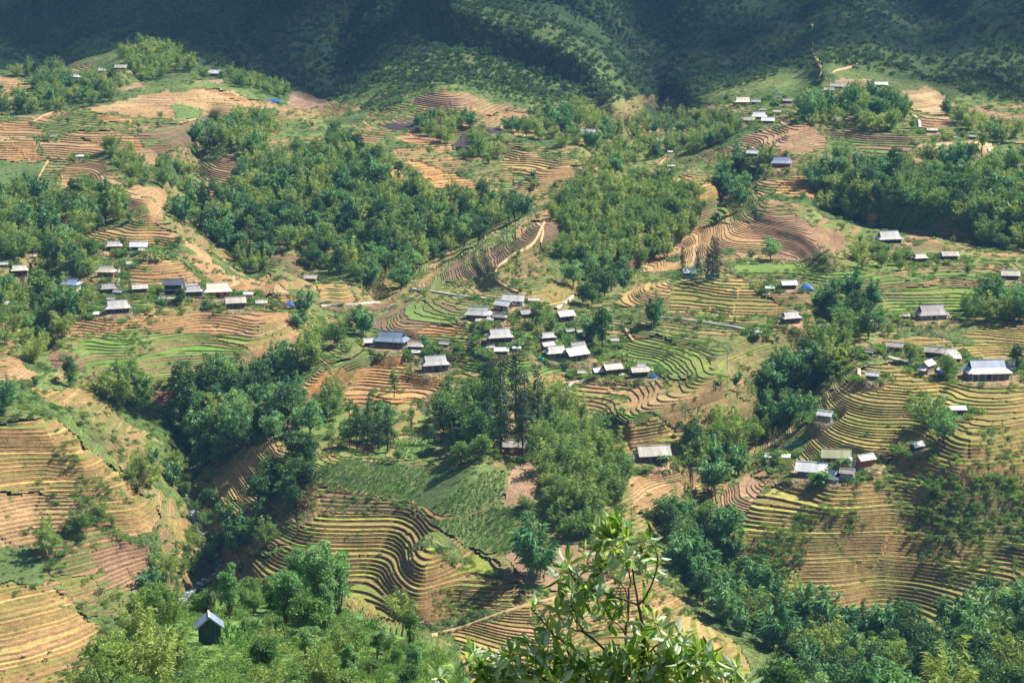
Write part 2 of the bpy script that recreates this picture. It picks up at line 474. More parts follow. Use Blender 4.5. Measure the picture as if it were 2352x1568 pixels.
# spurs and gullies: the ground swells towards or sinks away from the lines below
GULLY = [(.018, 50, [(770,560),(715,640),(725,700),(690,765),(600,870),(500,925),(440,1000),(430,1100),(450,1200),(500,1290),(430,1370)]),
 (.026, 48, [(1900,740),(1860,800),(1880,850),(1800,950),(1700,1030),(1620,1120),(1560,1220),(1640,1350),(1780,1450),(1900,1530)]),
 (.045, 34, [(480,290),(440,400),(400,460),(480,540),(600,640)]),
 (.055, 40, [(1545,240),(1450,330),(1370,400),(1230,470),(1100,530),(960,615),(880,680)]),
 (.045, 34, [(1700,410),(1660,480),(1560,560),(1430,640)]),
 (.04, 34, [(2352,560),(2150,540),(1980,520),(1900,470)]), (.04, 30, [(60,450),(100,560),(60,700),(100,800)]),
 (.03, 50, [(820,-60),(800,80),(745,230)]), (.038, 75, [(1500,-60),(1500,100),(1535,245)]), (.04, 60, [(2150,-50),(2130,100),(2180,212)]), (.05, 40, [(180,-60),(150,60),(90,130)]), (.04, 30, [(1180,-60),(1260,20),(1430,110)])]
SPURL = [(.02, 40, [(250,420),(380,480),(430,545),(560,625),(690,690)]), (.036, 44, [(1400,420),(1250,510),(1140,610)]),
 (.022, 60, [(1200,830),(1150,950),(1080,1080),(1000,1200),(950,1380)]), 
 (.018, 38, [(1000,190),(1080,250),(1200,330)]), (.03, 34, [(1900,180),(1850,280),(1780,340)]), (.03, 40, [(800,800),(720,860),(640,930)]),
 (.016, 60, [(0,960),(150,1000),(300,1120),(360,1200)]), (.022, 44, [(1640,860),(1560,900),(1450,960)]), (.022, 38, [(1760,480),(1850,520),(1900,590)]),
 (.06, 34, [(1000,-60),(1060,40),(1200,90),(1363,160),(1420,250)]), (.05, 44, [(700,-60),(500,40),(330,110),(280,150)]), (.05, 44, [(1700,-60),(1620,60),(1560,190)]), (.05, 44, [(2420,40),(2290,150),(2200,215)]), (.05, 40, [(1960,-60),(1900,60),(1880,140)])]
def linedist(pts):
    best = np.full(UU.shape, 1e9)
    for (a, b), (c, d) in zip(pts[:-1], pts[1:]):
        L2 = (c-a)**2+(d-b)**2
        tt = np.clip(((UU-a)*(c-a)+(VV-b)*(d-b))/L2, 0, 1)
        best = np.minimum(best, np.hypot(UU-a-tt*(c-a), VV-b-tt*(d-b)))
    return best
fac = np.zeros_like(INV)
for A_, W_, P_ in GULLY: fac = fac + A_*np.exp(-(linedist(P_)/W_)**2)
for A_, W_, P_ in SPURL: fac = fac - A_*np.exp(-(linedist(P_)/W_)**2)
INV = INV/(1+fac*(1-kn))
# the slope below the frame, down to the viewpoint
t = np.clip((VV-1640)/1400.0, 0, 1)
near = np.interp(VV, [1640, 1800, 2200, 2700, 3300, 4500, 9000], [1/330., 1/230., 1/80., 1/24., 1/13., 1/7.0, 1/2.2])
INV = np.where(VV > 1640, np.maximum(INV, near), INV)
INV = np.maximum.accumulate(INV + np.arange(len(vg))[:, None]*2e-9, axis=0)

def unproject(u, v, D):
    """world point at range D on the survey ray (u, v)"""
    a = (u-CW/2)/FPX; b = -(v-CH/2)/FPX
    x = a*D
    y = (math.cos(PITCH) - math.sin(PITCH)*b)*D
    z = (math.sin(PITCH) + math.cos(PITCH)*b)*D + CAMZ
    return x, y, z
GX, GY, GZ = unproject(UU, VV, 1.0/INV)
DD = 1.0/INV
GZ = GZ + np.where(DD > 200, 1.0, 0.0)*(fbm(GX/55, GY/55, 2)*2.6 + fbm(GX/17+5, GY/17, 2)*0.6)
GZ = GZ + np.clip((618-DD)/40, 0, 1)*(DD > 400)*fbm(GX/26+3, GY/26, 1)*1.3
mt = np.clip((DD-1133)/140, 0, 1)
GZ = GZ + mt*(fbm(GX/160, GY/160, 3)*36 + fbm(GX/50, GY/50, 3)*14)
NV, NU = UU.shape

def g_idx(u, v):
    j = np.clip(np.interp(u, ug, np.arange(NU)), 0, NU-1.001)
    i = np.clip(np.interp(v, vg, np.arange(NV)), 0, NV-1.001)
    return i, j
def ground(u, v):
    """ground point for the survey position (bilinear)"""
    i, j = g_idx(u, v)
    i0 = np.floor(i).astype(int); j0 = np.floor(j).astype(int); a = i-i0; b = j-j0
    def s(A): return (A[i0, j0]*(1-b)+A[i0, j0+1]*b)*(1-a) + (A[i0+1, j0]*(1-b)+A[i0+1, j0+1]*b)*a
    return s(GX), s(GY), s(GZ)
def rng_at(u, v):
    i, j = g_idx(u, v)
    return DD[np.round(i).astype(int), np.round(j).astype(int)]
def ppm(u, v):
    """sheet units per metre at this place"""
    return FPX/rng_at(u, v)

def far_size(D):
    """plants grow lower on the high far slopes"""
    return (np.maximum(D, 300.0)/520.0)**-0.206 if True else 1.0
# ------------------------------------------------------------------ fields
# kinds: riser step (m), tread tilt, tread colours, riser colour
TAN=(.35,.225,.108); ORG=(.34,.195,.085); PALE=(.39,.28,.15); BRN=(.25,.155,.09); DRK=(.16,.105,.075); PUR=(.13,.095,.085)
GRN=(.145,.235,.05); BRI=(.14,.30,.04); YEL=(.275,.225,.075); YGR=(.205,.235,.055); OLV=(.19,.165,.07)
KINDS = {
 'T':  dict(h=1.1, tilt=.30, tread=[TAN,TAN,PALE,ORG], riser=(.31,.19,.09)),
 'O':  dict(h=1.3, tilt=.22, tread=[ORG,TAN,(.46,.30,.12)], riser=(.34,.175,.065)),
 'B':  dict(h=1.0, tilt=.30, tread=[BRN,(.33,.21,.13),TAN], riser=(.20,.12,.07)),
 'BG': dict(h=1.1, tilt=.25, tread=[BRN,OLV,GRN,DRK], riser=(.16,.105,.065)),
 'G':  dict(h=1.15,tilt=.15, tread=[GRN,YGR,GRN,BRI,OLV], riser=(.20,.145,.075)),
 'GB': dict(h=1.2, tilt=.10, tread=[BRI,GRN,BRI], riser=(.10,.105,.045)),
 'Y':  dict(h=1.35,tilt=.12, tread=[YEL,YGR,YEL,(.36,.33,.085)], riser=(.25,.155,.07)),
 'YT': dict(h=1.3, tilt=.18, tread=[YEL,TAN,YGR,(.44,.33,.12)], riser=(.31,.195,.085)),
 'YD': dict(h=1.7, tilt=.08, tread=[YGR,YGR,YEL,(.27,.31,.06)], riser=(.18,.105,.05)),
 'TG': dict(h=1.15,tilt=.20, tread=[TAN,YGR,PALE,GRN], riser=(.28,.18,.085)),
 'S':  dict(h=.55, tilt=.80, tread=[PALE,TAN,(.50,.36,.2)], riser=(.42,.29,.15)),
 'SB': dict(h=.6,  tilt=.75, tread=[BRN,(.30,.2,.14)], riser=(.22,.15,.1)),
 'SP': dict(h=None, col=PUR), 'BURNT': dict(h=None, col=(.055,.042,.05)),
 'BARE': dict(h=None, col=(.36,.235,.14)), 'MEADOW': dict(h=None, col=(.135,.195,.058)), 'CROP': dict(h=None, col=(.15,.18,.07)),
 'GRASS': dict(h=None, col=(.105,.16,.052)), 'PLOT': dict(h=None, col=(.30,.20,.125)),
}
KINDS['W'] = dict(h=1.1, tilt=.45, tread=[(.15,.205,.06),(.21,.21,.075),(.31,.205,.10),(.13,.19,.05),(.33,.21,.095),(.18,.21,.065)], riser=(.20,.135,.068))
F = []   # (kind, polygon)
def fld(kind, *pts): F.append((kind, list(pts)))
# old weedy terraces everywhere between the named fields
_us = [0,300,620,900,1180,1450,1740,2040,2352]; _vs = [235,330,420,510,600,700,800,900,1000,1120,1250,1400]
for a, b in zip(_us[:-1], _us[1:]):
    for c, d in zip(_vs[:-1], _vs[1:]):
        fld('W',(a,c),(b,c),(b,d),(a,d))
# --- far left shelf
fld('SP',(35,140),(70,122),(210,118),(205,135),(160,155),(0,165),(0,150))
fld('T',(155,160),(215,142),(213,158),(160,166))
fld('T',(0,168),(40,175),(80,198),(70,215),(85,235),(60,240),(0,190))
fld('SB',(240,188),(335,192),(330,205),(250,203))
fld('SB',(445,192),(515,190),(510,202),(455,200))
fld('MEADOW',(390,200),(520,196),(600,225),(590,236),(520,214),(420,208))
fld('S',(170,245),(260,228),(390,210),(430,208),(520,212),(600,238),(640,240),(620,250),(560,262),(490,268),(400,272),(330,262),(230,262))
fld('MEADOW',(392,240),(430,242),(462,256),(455,266),(398,268))
fld('O',(450,206),(500,210),(560,230),(630,235),(600,240),(540,235),(480,217))
fld('O',(220,265),(305,272),(305,284),(235,280))
fld('SB',(670,205),(720,200),(770,235),(740,250),(660,238))
fld('T',(0,280),(60,275),(130,252),(125,262),(95,285),(75,285),(108,315),(30,320),(0,325))
fld('O',(0,327),(75,322),(95,345),(92,372),(0,374))
fld('T',(80,312),(150,312),(180,308),(230,330),(243,358),(215,365),(180,372),(120,370),(95,330))
fld('T',(155,306),(270,302),(300,318),(340,345),(362,360),(355,382),(300,383),(250,355),(220,330))
fld('BG',(310,314),(370,282),(445,270),(520,270),(440,295),(440,330),(410,345),(375,365),(342,345))
fld('GRASS',(0,376),(95,374),(110,380),(70,440),(0,440))
fld('T',(165,374),(240,375),(285,425),(215,432),(175,425),(150,440),(130,465),(140,400))
fld('T',(260,432),(320,425),(380,430),(385,470),(365,490),(375,510),(350,515),(300,505),(290,470))
fld('B',(420,480),(445,455),(480,400),(510,360),(565,360),(555,390),(520,420),(515,455),(470,485))
fld('YT',(210,545),(300,515),(370,512),(430,540),(425,548),(370,560),(215,560))
fld('T',(290,598),(405,592),(440,610),(470,640),(375,645),(330,655),(300,640))
fld('T',(430,545),(520,600),(640,660),(692,690),(670,702),(620,692),(560,665),(500,650),(450,605),(407,590),(425,560))
fld('BG',(610,590),(640,580),(695,590),(700,620),(680,650),(620,645))
fld('YT',(725,655),(780,650),(830,690),(800,700),(735,700))
# --- left village and bowl below it
fld('O',(600,680),(660,678),(690,700),(640,706),(600,700))
fld('GB',(595,705),(700,702),(690,712),(610,716))
fld('T',(120,765),(230,735),(400,715),(560,706),(660,714),(700,735),(720,765),(480,756),(300,750),(190,775))
fld('G',(190,777),(300,752),(480,760),(570,790),(600,832),(480,865),(330,895),(220,865),(170,820))
fld('TG',(482,758),(640,735),(725,767),(710,805),(600,830),(560,790))
fld('BG',(110,800),(180,825),(220,868),(240,885),(200,880),(150,860),(110,830))
fld('B',(320,900),(440,898),(450,925),(380,935),(340,925))
fld('MEADOW',(380,880),(450,868),(462,895),(420,898))
fld('T',(0,820),(40,822),(85,855),(70,870),(30,875),(0,870))
fld('YT',(75,890),(200,897),(230,930),(150,940),(110,915))
fld('MEADOW',(72,878),(130,880),(180,890),(100,894))
# --- big left spur
fld('GB',(130,957),(158,950),(205,1000),(285,1090),(310,1130),(240,1082),(180,1022))
fld('YT',(0,985),(50,975),(128,962),(160,990),(200,1040),(280,1092),(345,1150),(368,1190),(350,1215),(290,1230),(240,1180),(200,1140),(120,1130),(0,1130),(0,1060))
fld('T',(0,1132),(140,1132),(180,1150),(140,1215),(60,1235),(0,1245))
fld('B',(205,1250),(270,1235),(345,1240),(345,1300),(300,1340),(240,1310))
fld('Y',(390,1190),(440,1185),(452,1205),(462,1240),(450,1272),(430,1275),(390,1220))
fld('YT',(0,1337),(100,1330),(150,1350),(195,1400),(252,1457),(300,1480),(300,1600),(0,1568))
fld('TG',(110,1300),(200,1305),(230,1335),(195,1375),(150,1345))
fld('GRASS',(0,1245),(60,1240),(105,1290),(95,1325),(0,1332))
# --- central spur
fld('YD',(520,1335),(570,1272),(640,1270),(690,1210),(733,1172),(800,1170),(940,1156),(990,1170),(1012,1198),(1080,1242),(1150,1272),(1155,1320),(1200,1340),(1200,1372),(1130,1392),(1000,1424),(900,1440),(830,1440),(780,1400),(640,1330),(560,1345))
fld('BG',(735,1115),(840,1132),(950,1148),(960,1156),(800,1168),(733,1162))
fld('CROP',(745,1088),(780,1055),(900,1055),(985,1065),(975,1100),(945,1138),(830,1125),(738,1110))
fld('GRASS',(980,1066),(1050,1060),(1120,1060),(1165,1075),(1110,1075),(1050,1112),(985,1150),(950,1140))
fld('CROP',(985,1152),(1050,1114),(1110,1076),(1165,1078),(1160,1120),(1120,1150),(1060,1168))
fld('PLOT',(1167,1078),(1200,1065),(1240,1070),(1235,1120),(1220,1148),(1155,1152))
fld('CROP',(985,1178),(1060,1170),(1150,1155),(1222,1168),(1205,1230),(1140,1255),(1090,1245),(1030,1210))
fld('MEADOW',(905,1000),(990,990),(1000,1012),(960,1045),(905,1040))
fld('PLOT',(1160,1260),(1290,1240),(1400,1270),(1390,1330),(1280,1352),(1205,1338))
fld('YT',(480,1132),(470,1112),(560,1050),(580,1010),(650,1005),(675,1030),(620,1070),(600,1110),(560,1140))
fld('GB',(760,830),(830,803),(915,808),(922,822),(850,838),(770,852))
fld('O',(660,895),(720,850),(765,836),(850,840),(925,824),(930,842),(1000,862),(1015,890),(960,915),(900,922),(860,917),(810,925),(780,895))
fld('YT',(780,1000),(800,928),(835,928),(800,980),(760,1040),(738,1045))
fld('GB',(1040,832),(1120,815),(1180,822),(1290,840),(1360,850),(1250,858),(1150,852),(1040,846))
fld('B',(1182,820),(1290,820),(1352,830),(1372,846),(1290,838))
fld('TG',(960,960),(1000,905),(1060,880),(1130,862),(1250,860),(1380,860),(1370,872),(1290,888),(1270,915),(1180,905),(1100,900),(1040,950),(980,1000))
fld('TG',(1290,897),(1380,872),(1450,870),(1560,855),(1640,870),(1720,920),(1735,955),(1700,985),(1600,985),(1560,968),(1500,948),(1370,948),(1310,925))
fld('GB',(1360,952),(1480,946),(1500,952),(1480,966),(1375,972))
fld('YT',(1370,974),(1485,966),(1500,952),(1562,972),(1550,1000),(1545,1032),(1400,1037),(1385,1000))
fld('T',(1435,1105),(1500,1098),(1600,1122),(1560,1190),(1460,1180))
# --- right of the village
fld('G',(1435,767),(1520,765),(1560,790),(1680,800),(1700,772),(1810,777),(1825,810),(1790,850),(1720,872),(1640,865),(1560,850),(1440,842))
fld('YT',(1405,700),(1470,650),(1532,650),(1545,682),(1480,702))
fld('YT',(1542,657),(1700,650),(1760,680),(1832,727),(1790,727),(1700,720),(1600,715),(1537,705))
fld('T',(1460,602),(1540,577),(1560,547),(1630,510),(1720,510),(1760,550),(1770,577),(1650,592),(1680,622),(1480,622))
fld('O',(1530,407),(1570,403),(1640,430),(1680,457),(1610,464),(1560,437))
fld('G',(1580,462),(1665,462),(1670,485),(1640,506),(1600,506))
fld('O',(1780,442),(1815,407),(1850,404),(1872,440),(1867,449),(1780,448))
fld('B',(1720,522),(1760,482),(1820,490),(1880,517),(1940,532),(1937,570),(1882,597),(1760,600),(1795,560))
fld('G',(1690,610),(1900,602),(2080,612),(2060,632),(1900,640),(1700,640))
fld('BG',(1985,562),(2120,562),(2232,572),(2190,587),(2060,592))
fld('SB',(1985,527),(2040,525),(2147,537),(2150,555),(2090,560),(2070,542))
fld('G',(1980,692),(2100,662),(2352,662),(2352,690),(2200,722),(2040,717),(1990,712))
fld('G',(1860,640),(2050,640),(2090,655),(1980,690),(1880,680))
fld('Y',(2040,770),(2100,758),(2230,750),(2352,722),(2352,820),(2250,825),(2130,800),(2080,800))
# --- far right shelf
fld('B',(1640,347),(1720,302),(1800,275),(1860,282),(1900,310),(1900,342),(1830,357),(1760,367))
fld('BG',(1890,302),(1990,292),(2060,302),(2110,322),(2050,377),(1900,372),(1985,342))
fld('S',(2112,322),(2270,325),(2292,372),(2070,377))
fld('S',(2070,202),(2130,196),(2210,235),(2230,255),(2150,260),(2090,240))
fld('T',(2120,262),(2180,265),(2190,290),(2110,296))
fld('B',(2230,240),(2340,265),(2352,287),(2230,282),(2200,255))
fld('SB',(2230,290),(2352,290),(2352,307),(2260,305))
fld('SB',(1895,190),(1930,175),(2010,180),(2030,195),(1960,202),(1890,207))
fld('S',(1622,247),(1700,245),(1730,255),(1615,262))
fld('MEADOW',(1780,192),(1850,172),(1880,180),(1850,205),(1790,215))
# --- far centre
fld('B',(940,237),(985,207),(1070,207),(1150,237),(1190,252),(1120,264),(1010,264))
fld('BG',(865,282),(900,267),(990,264),(980,287),(890,292))
fld('B',(1170,258),(1270,266),(1260,282),(1120,287))
fld('BURNT',(865,288),(940,284),(978,296),(920,304))
fld('BURNT',(1040,337),(1070,307),(1140,292),(1157,307),(1100,322),(1060,347))
fld('B',(735,320),(830,312),(872,327),(867,340),(760,342))
fld('T',(905,310),(960,302),(1060,347),(1020,354),(960,332),(930,332))
fld('YT',(1145,377),(1190,337),(1260,367),(1300,375),(1200,392))
fld('T',(1180,394),(1300,376),(1400,392),(1380,412),(1270,422))
fld('O',(920,362),(1000,382),(1120,432),(1080,447),(1000,432))
fld('O',(893,387),(930,402),(932,422),(890,412))
# --- middle knoll with the track
fld('BG',(1000,642),(1060,592),(1160,562),(1230,517),(1287,507),(1292,555),(1240,562),(1180,577),(1130,607),(1120,627),(1040,642))
fld('BG',(735,762),(850,695),(960,688),(1085,702),(1065,745),(960,775),(890,760),(810,752))
fld('O',(920,772),(1000,747),(1072,740),(1062,765),(1000,777))
fld('YT',(1200,672),(1280,642),(1332,652),(1312,692),(1222,692))
# --- right hill
fld('B',(1630,1192),(1660,1130),(1722,1090),(1762,1112),(1700,1192),(1650,1202))
fld('Y',(1775,1052),(1835,1048),(1882,972),(1902,922),(1992,837),(2052,827),(2120,862),(2180,882),(2250,882),(2352,892),(2352,970),(2200,992),(2120,1005),(2090,1030),(1990,1045),(1890,1050),(1830,1062))
fld('Y',(1700,1240),(1720,1160),(1780,1118),(1870,1110),(1900,1092),(2000,1060),(2100,1042),(2180,1002),(2260,987),(2352,972),(2352,1110),(2250,1112),(2150,1122),(2130,1160),(2100,1200),(2150,1222),(2220,1235),(2290,1250),(2352,1232),(2352,1325),(2300,1342),(2260,1382),(2200,1450),(2090,1450),(1960,1410),(1800,1410),(1760,1352),(1850,1302),(1720,1282))
fld('G',(2150,1124),(2352,1112),(2352,1230),(2290,1244),(2220,1228),(2160,1190))
# --- near slope behind the foreground tree
fld('YT',(1030,1452),(1100,1432),(1280,1372),(1500,1332),(1600,1422),(1700,1502),(1770,1568),(1800,1640),(1080,1640),(1062,1492))
PATCHES = []   # small grassy banks left wild inside the fields
def ext(p):
    u, v = p
    if u <= 0: u = -560
    if u >= 2352: u = 2920
    if v >= 1568: v = 1660
    return (u, v)
cu = (UU[:-1, :-1]+UU[1:, 1:])/2; cv = (VV[:-1, :-1]+VV[1:, 1:])/2
ju = cu + fbm(cu/26, cv/26, 2)*9; jv = cv + fbm(cu/26+40, cv/26, 2)*7
LAB = np.full(cu.shape, -1, int)
for k, (kind, poly) in enumerate(F):
    p = [ext(q) for q in poly]
    us = [q[0] for q in p]; vs = [q[1] for q in p]
    jm = (ug[:-1] > min(us)-20) & (ug[:-1] < max(us)+20); im = (vg[:-1] > min(vs)-20) & (vg[:-1] < max(vs)+20)
    if not jm.any() or not im.any(): continue
    js = np.where(jm)[0]; is_ = np.where(im)[0]
    sl = np.ix_(is_, js)
    ins = pip(p, ju[sl], jv[sl])
    sub = LAB[sl]; sub[ins] = k; LAB[sl] = sub
LAB[pip(KNOLL, cu, cv) & (cv > 1352)] = -1
# weedy banks: break the edges and interior with wild patches
wild = fbm(GX[:-1, :-1]/22, GY[:-1, :-1]/22, 3)
isW = np.array([k == 'W' for k, _ in F]+[False])
WILD = (LAB < 0) | isW[LAB]
LAB[(wild > 0.52) & (LAB >= 0)] = -1
LAB[(wild > 0.22) & isW[LAB]] = -1
